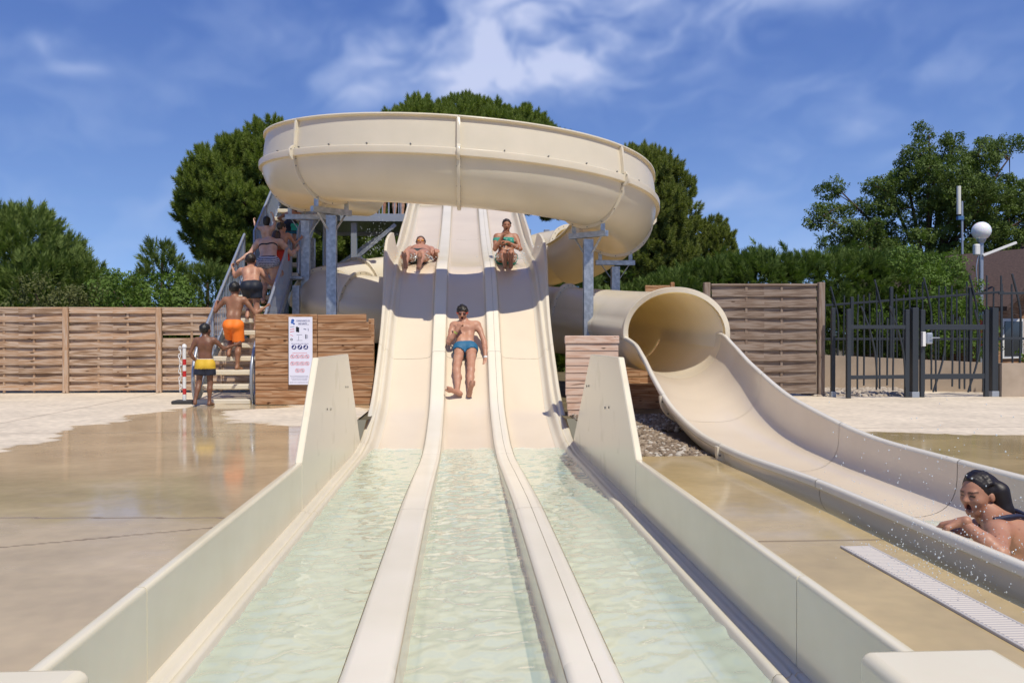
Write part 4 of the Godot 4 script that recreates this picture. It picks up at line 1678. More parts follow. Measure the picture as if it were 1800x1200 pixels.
# an upright brush of short needles, rounded at the top
func needle_brush(seed_: int, n: int) -> ArrayMesh:
	var r := RandomNumberGenerator.new()
	r.seed = seed_
	var mb := MB.new()
	for k in n:
		var t := float(k) / n
		var a := 2.39996 * k + r.randf_range(-0.3, 0.3)
		var e := lerpf(1.35, 0.1, t * t) + r.randf_range(-0.2, 0.2)
		var d := Vector3(sin(e) * cos(a), cos(e), sin(e) * sin(a))
		var root := Vector3(0, lerpf(-0.15, 0.62, t), 0) + d * 0.05
		var s := d.cross(Vector3(r.randf() - .5, r.randf() - .5, r.randf() - .5)).normalized() * 0.045
		mb.tri(root - s, root + s, root + d * r.randf_range(0.40, 0.56))
	return mb.done()

func spray(seed_: int, n: int, flat: float) -> ArrayMesh:
	# a feathery conifer frond growing along y
	var r := RandomNumberGenerator.new()
	r.seed = seed_
	var mb := MB.new()
	for k in n:
		var t := float(k) / n
		var root := Vector3(0, t * 1.0 - 0.2, 0) + Vector3(r.randf() - .5, 0, r.randf() - .5) * 0.1
		for sg in [-1.0, 1.0]:
			var d := Vector3(sg * (0.5 * (1.0 - t * 0.75)), 0.3 + 0.2 * r.randf(), r.randf_range(-flat, flat))
			var s := d.cross(Vector3(0, 0, 1)).normalized() * 0.05
			mb.tri(root - s, root + s, root + d)
	mb.tri(Vector3(-0.03, 0.6, 0), Vector3(0.03, 0.6, 0), Vector3(0, 1.25, 0))
	return mb.done()

func leaf_cluster(seed_: int, n: int, size: float) -> ArrayMesh:
	var r := RandomNumberGenerator.new()
	r.seed = seed_
	var mb := MB.new()
	for k in n:
		var p := Vector3(r.randf_range(-1, 1), r.randf_range(-0.5, 0.5), r.randf_range(-1, 1)) * 0.75
		var d := (Vector3(r.randf_range(-1, 1), r.randf_range(-0.7, 0.4), r.randf_range(-1, 1))).normalized()
		var s := d.cross(Vector3(r.randf_range(-0.4, 0.4), 1, r.randf_range(-0.4, 0.4))).normalized()
		var l := size * r.randf_range(0.7, 1.2)
		mb.tri(p, p + d * l * 0.5 + s * l * 0.28, p + d * l)
		mb.tri(p, p + d * l, p + d * l * 0.5 - s * l * 0.28)
	return mb.done()

# spreads copies of a clump over a heap of rounded masses
func crown(parent: Node, mesh: Mesh, m: Material, lobes: Array, per: float, size: float, tones: Array, seed_: int, up := 0.35, jitter := 0.5, called := "crown") -> void:
	var r := RandomNumberGenerator.new()
	r.seed = seed_
	var spots := []
	for l in lobes:
		var c: Vector3 = l[0]
		var q: Vector3 = l[1]
		var tone: float = r.randf_range(-0.3, 0.3)
		var n := int(per * 4.2 * (q.x * q.y + q.y * q.z + q.z * q.x))
		for k in n:
			var z := r.randf_range(-1, 1)
			var a := r.randf() * TAU
			var s := sqrt(1.0 - z * z)
			var d := Vector3(s * cos(a), z, s * sin(a))
			var deep := 1.0 - 0.45 * pow(r.randf(), 2.2)
			var p := c + d * q * deep
			var hid := false
			for o in lobes:
				if o[0] != c and ((p - o[0]) / o[1]).length() < 0.7:
					hid = true
					break
			if hid:
				continue
			var y := (d / q).normalized() + Vector3.UP * up + Vector3(r.randf_range(-1, 1), r.randf_range(-1, 1), r.randf_range(-1, 1)) * jitter
			y = y.normalized()
			var x := y.cross(Vector3(r.randf() - .5, r.randf() - .5, r.randf() - .5)).normalized()
			var sc := size * r.randf_range(0.75, 1.25)
			var t := clampf(r.randf() * 0.8 + 0.1 + tone, 0, 1)
			spots.append([Transform3D(Basis(x, y, x.cross(y)) * sc, p), tones[0].lerp(tones[1], t)])
	var o2 := scatter(parent, called, mesh, m, spots)
	o2.set_meta("kind", "stuff")

func limb(parent: Node, pts: Array, r0: float, r1: float, called := "branch") -> void:
	var path := curve(pts, 4)
	var rad := []
	for k in path.size():
		rad.append(lerpf(r0, r1, float(k) / (path.size() - 1)))
	var mb := MB.new()
	mb.tube(path, rad, 8)
	part(parent, called, mb, M.bark)

# the rounded masses of an umbrella pine: a wide dome of many small heads
func dome(c: Vector3, rad: Vector3, n: int, head: float, seed_: int, low := -0.35) -> Array:
	var r := RandomNumberGenerator.new()
	r.seed = seed_
	var out := []
	for k in n:
		var z := 1.0 - (1.0 - low) * (k + 0.5) / n
		var a := 2.39996 * k + r.randf_range(-0.3, 0.3)
		var s := sqrt(maxf(0.0, 1.0 - z * z))
		var d := Vector3(s * cos(a), z, s * sin(a))
		var h := head * r.randf_range(0.75, 1.25)
		out.append([c + d * rad * r.randf_range(0.86, 0.97), Vector3(h, h * 0.85, h)])
	return out

func build_trees() -> void:
	var pine_m := leaf_material(Color.WHITE, lin(0.60, 0.66, 0.24))
	var tuft := needle_brush(1, 84)
	var tones := [Color(0.195, 0.255, 0.055), Color(0.215, 0.280, 0.062)]
	# umbrella pines
	var pines := [
		[Vector3(-5.4, 0, -26.0), Vector3(0, 4.7, 0), Vector3(2.75, 2.25, 2.4), 92, 0.50, 0.27, -0.95, "rounded dark green umbrella pine rising behind the staircase", 11],
		[Vector3(0.2, 0, -31.0), Vector3(0, 6.75, 0), Vector3(4.1, 2.35, 3.0), 95, 0.60, 0.30, -0.5, "tall dark green umbrella pine whose crown tops the spiral flume", 12],
		[Vector3(5.6, 0, -27.0), Vector3(0, 4.35, 0), Vector3(1.6, 2.5, 1.8), 66, 0.44, 0.25, -0.8, "bushy yellow-green pine standing behind the end of the flume", 13],
		[Vector3(8.6, 0, -29.5), Vector3(0, 2.7, 0), Vector3(1.0, 2.3, 1.2), 26, 0.40, 0.24, -0.8, "small slim pine leaning out above the clipped hedge", 14],
		[Vector3(-2.6, 0, -33.0), Vector3(0, 6.0, 0), Vector3(2.6, 1.9, 2.4), 50, 0.60, 0.30, -0.5, "umbrella pine half hidden by the flume, between the two taller pines", 15]]
	for q in pines:
		var t := thing("pine_tree", q[7], "tree", q[0], "pines behind the slides")
		var lobes := dome(q[1], q[2], q[3], q[4], q[8], q[6])
		var r := RandomNumberGenerator.new()
		r.seed = q[8]
		limb(t, [Vector3.ZERO, Vector3(0.15, q[1].y * 0.4, 0.1), q[1] + Vector3(0.1, -0.3, 0)], 0.28, 0.13, "trunk")
		for k in range(0, lobes.size(), 3):
			var e: Vector3 = lobes[k][0]
			limb(t, [Vector3(0.1, q[1].y * 0.55, 0.05), q[1] * 0.85 + (e - q[1]) * 0.35, e], 0.08, 0.025)
		var tn := tones
		if q[8] >= 13 and q[8] <= 14:
			tn = [Color(0.205, 0.245, 0.062), Color(0.225, 0.265, 0.070)]
		crown(t, tuft, pine_m, lobes, 24.0, q[5], tn, q[8] + 100, 1.3, 0.3)
		# the shaded heart of the crown
		crown(t, tuft, pine_m, [[q[1], q[2] * 0.72]], 12.0, q[5] * 1.3, tn, q[8] + 200, 0.8, 0.5, "inner_crown")
	# conifer hedges and bushes
	var sp := spray(5, 12, 0.28)
	var con_m := leaf_material(Color.WHITE, lin(0.50, 0.60, 0.20))
	var hedge_t := [Color(0.125, 0.188, 0.043), Color(0.138, 0.204, 0.047)]
	var hedge := thing("hedge", "dense clipped dark green conifer hedge behind the timber screen", "hedge", Vector3(8.0, 0, -18.6))
	var hl := []
	var r2 := RandomNumberGenerator.new()
	r2.seed = 31
	for k in 30:
		var u := k / 29.0
		var x := lerpf(-4.6, 2.6, u)
		var top := lerpf(2.05, 2.75, smoothstep(0.0, 0.45, u)) + r2.randf_range(-0.12, 0.12)
		hl.append([Vector3(x, top - 0.6, r2.randf_range(-0.25, 0.25)), Vector3(0.55, 0.62, 0.6)])
		hl.append([Vector3(x, top - 1.45, r2.randf_range(-0.1, 0.3)), Vector3(0.55, 0.7, 0.65)])
		hl.append([Vector3(x + 0.1, top - 0.9, -0.75), Vector3(0.5, 0.75, 0.5)])
		if k % 3 == 1:
			hl.append([Vector3(x, top + 0.12, r2.randf_range(-0.5, 0.2)), Vector3(0.05, 0.32, 0.05)])
	crown(hedge, sp, con_m, hl, 60.0, 0.19, hedge_t, 32, 0.6, 0.55, "foliage")
	for k in 6:
		limb(hedge, [Vector3(-4.2 + 1.3 * k, 0, 0), Vector3(-4.2 + 1.3 * k, 1.0, 0), Vector3(-4.2 + 1.3 * k, 1.9, 0)], 0.07, 0.03, "stem")
	# upright shoots along its top
	var bushes := [
		[Vector3(-9.6, 0, -19.2), 2.7, 3.4, 0.40, "broad light green conifer bush behind the fence's end", 1],
		[Vector3(-8.3, 0, -18.8), 1.0, 2.55, 0.30, "feathery conifer at the side of the broad light bush", 1],
		[Vector3(-12.4, 0, -19.5), 2.0, 3.1, 0.36, "light green conifer bush outermost behind the fence", 1],
		[Vector3(-6.25, 0, -18.2), 0.85, 2.78, 0.30, "pointed young conifer standing tallest behind the middle of the fence", 0],
		[Vector3(-5.2, 0, -17.8), 1.15, 2.25, 0.30, "dark conifer bush behind the fence next to the stairs", 0],
		[Vector3(-6.9, 0, -17.6), 0.9, 2.0, 0.28, "low conifer bush under the pointed young conifer", 0],
		[Vector3(-4.2, 0, -18.6), 1.0, 2.2, 0.30, "dark conifer bush hidden partly by the stair railing", 0],
		[Vector3(-1.9, 0, -24.5), 2.2, 3.6, 0.42, "dark conifer bush in the shade under the platform", 0],
		[Vector3(2.9, 0, -24.5), 2.0, 3.2, 0.42, "dark conifer bush seen between the lanes and the post", 0],
		[Vector3(-4.4, 0, -25.5), 1.6, 3.2, 0.42, "dark conifer bush behind the upper stairs", 0],
		[Vector3(5.4, 0, -22.6), 1.3, 2.4, 0.36, "conifer bush filling the gap under the bushy pine", 0]]
	for b in bushes:
		var t := thing("conifer_bush", b[4], "bush", b[0], "conifer bushes round the slide")
		var lobes := []
		var r := RandomNumberGenerator.new()
		r.seed = int(b[1] * 100 + b[2] * 17)
		var n := int(9 + b[1] * b[2] * 4)
		for k in n:
			var u := (k + 0.5) / n
			var a := 2.4 * k
			var w: float = b[1] * pow(1.0 - u * 0.94, 0.75) * r.randf_range(0.45, 0.85)
			var h: float = 0.26 + 0.22 * b[1] * (1.0 - u * 0.6)
			lobes.append([Vector3(cos(a) * w, 0.25 + (b[2] - 0.45) * u, sin(a) * w * 0.8), Vector3(h, h * 1.25, h)])
		var tn := [Color(0.175, 0.240, 0.063), Color(0.19, 0.260, 0.068)] if b[5] == 1 else [Color(0.125, 0.180, 0.043), Color(0.138, 0.196, 0.047)]
		crown(t, sp, con_m, lobes, 62.0, b[3] * 0.56, tn, r.seed + 5, 0.9, 0.5, "foliage")
		limb(t, [Vector3.ZERO, Vector3(0, b[2] * 0.5, 0), Vector3(0, b[2] * 0.92, 0)], 0.08, 0.02, "trunk")
	# leafy shrubs
	var leaf := leaf_cluster(8, 16, 0.5)
	var leaf_m := leaf_material(Color.WHITE, lin(0.55, 0.66, 0.20))
	var shrubs := [
		[Vector3(-7.45, 0, -16.2), Vector3(0.75, 0.5, 0.5), 1.55, 0, "olive green leafy shrub leaning over the fence"],
		[Vector3(-5.75, 0, -16.3), Vector3(0.7, 0.55, 0.45), 1.6, 1, "bright green ivy-like shrub behind the fence"],
		[Vector3(9.6, 0, -17.2), Vector3(1.0, 1.1, 0.8), 1.9, 1, "loose green shrub behind the metal fence"],
		[Vector3(12.2, 0, -15.8), Vector3(1.0, 0.8, 0.8), 1.2, 1, "sunlit shrub beside the lamp post"],
		[Vector3(11.4, 0, -23.6), Vector3(1.5, 1.1, 1.0), 2.2, 0, "tall shrub at the foot of the spreading tree"]]
	for s in shrubs:
		var t := thing("shrub", s[4], "shrub", s[0])
		var lobes := []
		var r := RandomNumberGenerator.new()
		r.seed = int(s[2] * 1000)
		for k in 9:
			lobes.append([Vector3(r.randf_range(-1, 1) * s[1].x, s[2] + r.randf_range(-1, 1) * s[1].y * 0.6, r.randf_range(-1, 1) * s[1].z), Vector3.ONE * r.randf_range(0.26, 0.42)])
		for k in 5:
			lobes.append([Vector3(r.randf_range(-1, 1) * s[1].x, s[2] * 0.5, r.randf_range(-1, 1) * s[1].z), Vector3.ONE * 0.4])
		var tn := [Color(0.138, 0.153, 0.055), Color(0.15, 0.165, 0.06)] if s[3] == 0 else [Color(0.122, 0.198, 0.038), Color(0.133, 0.215, 0.041)]
		crown(t, leaf, leaf_m, lobes, 34.0, 0.12, tn, r.seed + 3, 0.3, 0.8, "foliage")
		for k in 4:
			limb(t, [Vector3(0.1 * k - 0.15, 0, 0), Vector3(0.15 * k - 0.2, s[2] * 0.5, 0), lobes[k][0]], 0.025, 0.01, "stem")
	# the spreading broad-leaved tree
	var t := thing("broadleaf_tree", "spreading open-crowned broad-leaved tree behind the antenna and the lamp", "tree", Vector3(15.0, 0, -26.5))
	var r := RandomNumberGenerator.new()
	r.seed = 91
	var lobes := []
	limb(t, [Vector3(-0.3, 0, 0), Vector3(-0.4, 1.3, 0), Vector3(-0.2, 2.6, 0.1)], 0.24, 0.16, "trunk")
	var arms := [[-3.7, 4.8, 0.2], [-3.0, 4.0, 0.8], [-2.7, 5.6, -0.5], [-1.8, 6.0, 0.3], [-1.4, 4.6, -0.9], [-0.9, 6.9, -0.2], [-0.3, 7.3, 0.4], [0.5, 6.6, -0.6], [0.7, 7.4, 0.2], [1.4, 7.0, 0.5], [2.0, 6.2, -0.3], [2.5, 6.7, 0.2], [3.2, 5.9, 0.2], [3.5, 5.0, -0.4], [2.6, 4.6, 0.6], [1.3, 5.2, 0.9], [0.3, 5.4, 1.1], [-0.6, 5.5, 0.9], [-2.1, 3.4, 0.6], [3.9, 4.2, 0.3], [1.9, 3.6, 0.8], [-0.9, 3.8, 1.0], [0.7, 3.9, 1.0], [4.3, 5.4, 0.1], [-1.6, 2.7, 0.7]]
	for a in arms:
		var e := Vector3(a[0], a[1], a[2])
		limb(t, [Vector3(-0.2, 2.4, 0.1), Vector3(a[0] * 0.35 - 0.1, lerpf(2.6, a[1], 0.4), a[2] * 0.4), e], 0.10, 0.018)
		for k in 14:
			var root := Vector3(-0.2, 2.4, 0.1).lerp(e, r.randf_range(0.62, 1.0))
			var p := root + Vector3(r.randfn() * 0.42, r.randfn() * 0.36, r.randfn() * 0.42)
			var s := r.randf_range(0.14, 0.34)
			lobes.append([p, Vector3(s * 1.25, s * 0.85, s * 1.1)])
			if k % 3 == 0:
				limb(t, [root, root.lerp(p, 0.5) + Vector3(0, 0.05, 0), p], 0.018, 0.006)
	crown(t, leaf, leaf_material(Color.WHITE, lin(0.50, 0.60, 0.20)), lobes, 44.0, 0.14, [Color(0.118, 0.172, 0.042), Color(0.13, 0.187, 0.046)], 92, 0.2, 0.9)
	# leafy branch and kerb at the edge of the deck
	var low := thing("conifer_bush", "low green conifer at the end of the stone kerb on the deck", "bush", Vector3(-7.75, 0, -13.6), "conifer bushes round the slide")
	var ll := []
	for k in 7:
		ll.append([Vector3(r.randf_range(-0.3, 0.25), 0.18 + 0.09 * k, r.randf_range(-0.2, 0.2)), Vector3(0.22, 0.16, 0.22)])
	crown(low, sp, con_m, ll, 60.0, 0.18, [Color(0.118, 0.186, 0.044), Color(0.128, 0.20, 0.047)], 95, 0.5, 0.7, "foliage")
	limb(low, [Vector3.ZERO, Vector3(0, 0.3, 0), Vector3(0, 0.75, 0)], 0.03, 0.01, "trunk")

func build_small_things() -> void:
	var k := thing("kerb_stone", "grey stone kerb edging the planting on the deck", "kerb", Vector3(-7.9, 0, -13.9))
	var mb := MB.new()
	mb.cbox(Transform3D(Basis(Vector3.UP, 0.12), Vector3(0, 0.055, 0)), Vector3(1.0, 0.11, 0.22), 0.02)
	part(k, "block", mb, M.concrete_wall)
	mb = MB.new()
	mb.cbox(Transform3D(Basis(Vector3.UP, 0.2), Vector3(-1.0, 0.055, 0.16)), Vector3(0.95, 0.11, 0.22), 0.02)
	part(k, "block", mb, M.concrete_wall)
	# barrier post with chain
	var b := thing("barrier_post", "red and white striped plastic barrier post on a black foot by the stairs", "barrier", Vector3(-4.02, 0, -12.62))
	mb = MB.new()
	mb.box(Vector3(0, 0.025, 0), Vector3(0.30, 0.05, 0.26), 0.012)
	part(b, "foot", mb, M.rubber)
	for i in 9:
		mb = MB.new()
		mb.tube([Vector3(0, 0.05 + 0.085 * i, 0), Vector3(0, 0.05 + 0.085 * (i + 1), 0)], 0.026, 12, Color.WHITE, i == 8)
		part(b, "band", mb, M.red if i in [1, 4, 6] else M.white)
	mb = MB.new()
	mb.tube([Vector3(0, 0.815, 0), Vector3(0, 0.85, 0), Vector3(0, 0.865, 0)], [0.034, 0.03, 0.01], 12)
	part(b, "cap", mb, M.white)
	for i in 12:
		mb = MB.new()
		var c := Vector3(-0.055 + 0.012 * sin(i * 2.0), 0.80 - 0.055 * i, 0.02)
		var ring := []
		for j in 11:
			var a := TAU * j / 10.0
			ring.append(c + (Vector3(cos(a) * 0.014, sin(a) * 0.032, 0) if i % 2 == 0 else Vector3(0, sin(a) * 0.032, cos(a) * 0.014)))
		mb.tube(ring, 0.006, 6, Color.WHITE, false)
		part(b, "chain_link", mb, M.white)
	# drain grating
	var g := thing("drain_grating", "long white slotted drain grating let into the wet deck", "drain", Vector3(1.845, 0.003, -2.95))
	mb = MB.new()
	for x in [-0.067, 0.067]:
		mb.box(Vector3(x, 0.002, 0), Vector3(0.012, 0.012, 1.9), 0.002)
	part(g, "frame", mb, mat(lin(0.5, 0.47, 0.43), 0.5))
	mb = MB.new()
	mb.box(Vector3(0, -0.0, 0), Vector3(0.14, 0.002, 1.9), 0.0005)
	part(g, "slot_bed", mb, mat(lin(0.34, 0.31, 0.28), 0.7))
	mb = MB.new()
	mb.box(Vector3.ZERO, Vector3(0.122, 0.009, 0.017), 0.003)
	var sl := mb.done()
	var gm := mat(lin(0.50, 0.46, 0.42), 0.5)
	for i in 82:
		part(g, "slat", sl, gm, Transform3D(Basis(), Vector3(0, 0.004, -0.93 + 0.0229 * i)))

# ---------------------------------------------------------------- people
class Field:
	# distances to a body on a grid, meshed as surface nets
	var o: Vector3
	var c: float
	var nx: int
	var ny: int
	var nz: int
	var f := PackedFloat32Array()
	func _init(lo: Vector3, hi: Vector3, cell: float) -> void:
		o = lo
		c = cell
		nx = int((hi.x - lo.x) / cell) + 2
		ny = int((hi.y - lo.y) / cell) + 2
		nz = int((hi.z - lo.z) / cell) + 2
		f.resize(nx * ny * nz)
		f.fill(9.0)
	func cap(a: Vector3, b: Vector3, ra: float, rb: float, k: float, mode := 0) -> void:
		# mode 0 join, 1 cut away, 2 join with a flat end at b
		var m := maxf(ra, rb) + k + c * 2.2
		var lo := (a.min(b) - Vector3.ONE * m - o) / c
		var hi := (a.max(b) + Vector3.ONE * m - o) / c
		var ab := b - a
		var l2 := maxf(ab.length_squared(), 1e-9)
		var dir := ab / sqrt(l2)
		for z in range(maxi(0, int(lo.z)), mini(nz - 1, int(hi.z) + 1) + 1):
			for y in range(maxi(0, int(lo.y)), mini(ny - 1, int(hi.y) + 1) + 1):
				var i := (z * ny + y) * nx
				for x in range(maxi(0, int(lo.x)), mini(nx - 1, int(hi.x) + 1) + 1):
					var p := o + Vector3(x, y, z) * c
					var t := clampf((p - a).dot(ab) / l2, 0.0, 1.0)
					var d := p.distance_to(a + ab * t) - lerpf(ra, rb, t)
					if mode == 2:
						d = maxf(d, (p - b).dot(dir))
					var g := f[i + x]
					if mode == 1:
						f[i + x] = maxf(g, -d)
					else:
						var h := maxf(k - absf(g - d), 0.0)
						f[i + x] = minf(g, d) - h * h * 0.25 / k
	func ell(q: Vector3, b: Basis, r: Vector3, k: float, cut := false) -> void:
		var m := maxf(r.x, maxf(r.y, r.z)) + k + c * 2.2
		var lo := (q - Vector3.ONE * m - o) / c
		var hi := (q + Vector3.ONE * m - o) / c
		var bt := b.transposed()
		for z in range(maxi(0, int(lo.z)), mini(nz - 1, int(hi.z) + 1) + 1):
			for y in range(maxi(0, int(lo.y)), mini(ny - 1, int(hi.y) + 1) + 1):
				var i := (z * ny + y) * nx
				for x in range(maxi(0, int(lo.x)), mini(nx - 1, int(hi.x) + 1) + 1):
					var p := bt * (o + Vector3(x, y, z) * c - q)
					var k0 := (p / r).length()
					var k1 := maxf((p / (r * r)).length(), 1e-6)
					var d := k0 * (k0 - 1.0) / k1
					var g := f[i + x]
					if cut:
						var h := maxf(k - absf(g + d), 0.0)
						f[i + x] = maxf(g, -d) + h * h * 0.25 / k
					else:
						var h := maxf(k - absf(g - d), 0.0)
						f[i + x] = minf(g, d) - h * h * 0.25 / k
	func plane(q: Vector3, n: Vector3) -> void:
		n = n.normalized()
		for z in nz:
			for y in ny:
				var i := (z * ny + y) * nx
				for x in nx:
					if f[i + x] < 1.0:
						f[i + x] = maxf(f[i + x], (o + Vector3(x, y, z) * c - q).dot(n))
	func mesh(mb: MB, col: Color, colfn = null) -> void:
		var id := PackedInt32Array()
		id.resize(nx * ny * nz)
		id.fill(-1)
		var first := mb.v.size()
		var sy := nx
		var sz := nx * ny
		var off: Array[int] = [0, 1, sy, sy + 1, sz, sz + 1, sz + sy, sz + sy + 1]
		var lim := c * 2.5
		for z in nz - 1:
			for y in ny - 1:
				var i := z * sz + y * sy
				for x in nx - 1:
					var j := i + x
					if absf(f[j]) > lim:
						continue
					var inside := 0
					for e in 8:
						if f[j + off[e]] < 0.0:
							inside += 1
					if inside == 0 or inside == 8:
						continue
					var s := Vector3.ZERO
					var n := 0
					for e in 8:
						var fe := f[j + off[e]]
						for ax in 3:
							var b := 1 << ax
							if e & b:
								continue
							var fg := f[j + off[e | b]]
							if (fe < 0.0) != (fg < 0.0):
								var t := fe / (fe - fg)
								var p := Vector3(e & 1, (e >> 1) & 1, (e >> 2) & 1)
								p[ax] += t
								s += p
								n += 1
					var q := o + (Vector3(x, y, z) + s / n) * c
					id[j] = mb.vert(q, Vector3.ZERO, Vector2.ZERO, col if colfn == null else colfn.call(q))
		for z in range(1, nz - 1):
			for y in range(1, ny - 1):
				var i := z * sz + y * sy
				for x in range(1, nx - 1):
					var j := i + x
					var a := f[j]
					if absf(a) > lim:
						continue
					if (a < 0.0) != (f[j + 1] < 0.0):
						quad4(mb, id[j - sy - sz], id[j - sz], id[j], id[j - sy], a < 0.0)
					if (a < 0.0) != (f[j + sy] < 0.0):
						quad4(mb, id[j - 1 - sz], id[j - 1], id[j], id[j - sz], a < 0.0)
					if (a < 0.0) != (f[j + sz] < 0.0):
						quad4(mb, id[j - 1 - sy], id[j - sy], id[j], id[j - 1], a < 0.0)
		for k in range(first, mb.v.size()):
			mb.n[k] = mb.n[k].normalized()
	func quad4(mb: MB, a: int, b: int, d: int, e: int, out: bool) -> void:
		if a < 0 or b < 0 or d < 0 or e < 0:
			return
		if out:
			mb.tri_i(a, d, b)
			mb.tri_i(a, e, d)
		else:
			mb.tri_i(a, b, d)
			mb.tri_i(a, d, e)

# an upright pose h metres tall, turned by fz: -1 faces away from the camera, 1 towards it
func stand(h: float, fz := -1.0, kid := false) -> Dictionary:
	var sh := 0.112 if kid else 0.118
	var y := 0.795 if kid else 0.815
	return {"h": h, "kid": kid,
		"hl": Vector3(-0.052, 0.495, 0) * h, "hr": Vector3(0.052, 0.495, 0) * h,
		"kl": Vector3(-0.056, 0.272, 0.012 * fz) * h, "kr": Vector3(0.056, 0.272, 0.012 * fz) * h,
		"al": Vector3(-0.056, 0.045, -0.02 * fz) * h, "ar": Vector3(0.056, 0.045, -0.02 * fz) * h,
		"fl": Vector3(-0.15, 0, 1.0 * fz).normalized(), "fr": Vector3(0.15, 0, 1.0 * fz).normalized(),
		"wa": Vector3(0, 0.60, 0) * h, "ch": Vector3(0, 0.725, 0) * h, "nk": Vector3(0, 0.835, -0.005 * fz) * h,
		"hd": Vector3(0, 0.915 if kid else 0.93, 0.015 * fz) * h,
		"sl": Vector3(-sh, y, 0) * h, "sr": Vector3(sh, y, 0) * h,
		"el": Vector3(-0.155, 0.64, -0.02 * fz) * h, "er": Vector3(0.155, 0.64, -0.02 * fz) * h,
		"wl": Vector3(-0.165, 0.49, 0.03 * fz) * h, "wr": Vector3(0.165, 0.49, 0.03 * fz) * h,
		"face": Vector3(0, 0, fz), "up": Vector3.UP}

func shift(j: Dictionary, keys: Array, by: Vector3) -> void:
	for k in keys:
		j[k] += by

func person(label: String, at: Vector3, j: Dictionary, o: Dictionary, group := "") -> Node3D:
	var h: float = j.h
	var t := thing("person", label, "person", at, group)
	var skin: Color = o.skin
	var cell: float = o.get("cell", 0.017)
	var fat: float = o.get("fat", 1.0)
	var female: bool = o.get("female", false)
	var lo := Vector3.ONE * 99
	var hi := Vector3.ONE * -99
	for k in j:
		if j[k] is Vector3 and not k in ["fl", "fr", "face", "up", "gl", "gr"]:
			lo = lo.min(j[k])
			hi = hi.max(j[k])
	lo -= Vector3.ONE * (0.14 * h)
	hi += Vector3.ONE * (0.14 * h)
	var mb := MB.new()
	var F := Field.new(lo, hi, cell)
	var bones := bones_of(j, fat, female)
	for b in bones:
		F.cap(b[0], b[1], b[2], b[3], b[4])
	var sn := noise(7, 9.0, 3)
	var blotch := func(p: Vector3) -> Color:
		var bl := sn.get_noise_3dv(p)
		return Color(skin.r * (1.0 + 0.16 * bl), skin.g * (1.0 + 0.26 * bl), skin.b * (1.0 + 0.28 * bl))
	F.mesh(mb, skin, blotch)
	var hh: float = (0.165 if j.kid else 0.135) * h
	head(mb, j, hh, o)
	for sd in ["l", "r"]:
		hand(mb, j, sd, h, o)
	part(t, "body", mb, M.skin)
	hair(t, j, hh, o)
	garments(t, j, bones, lo, hi, o)
	return t

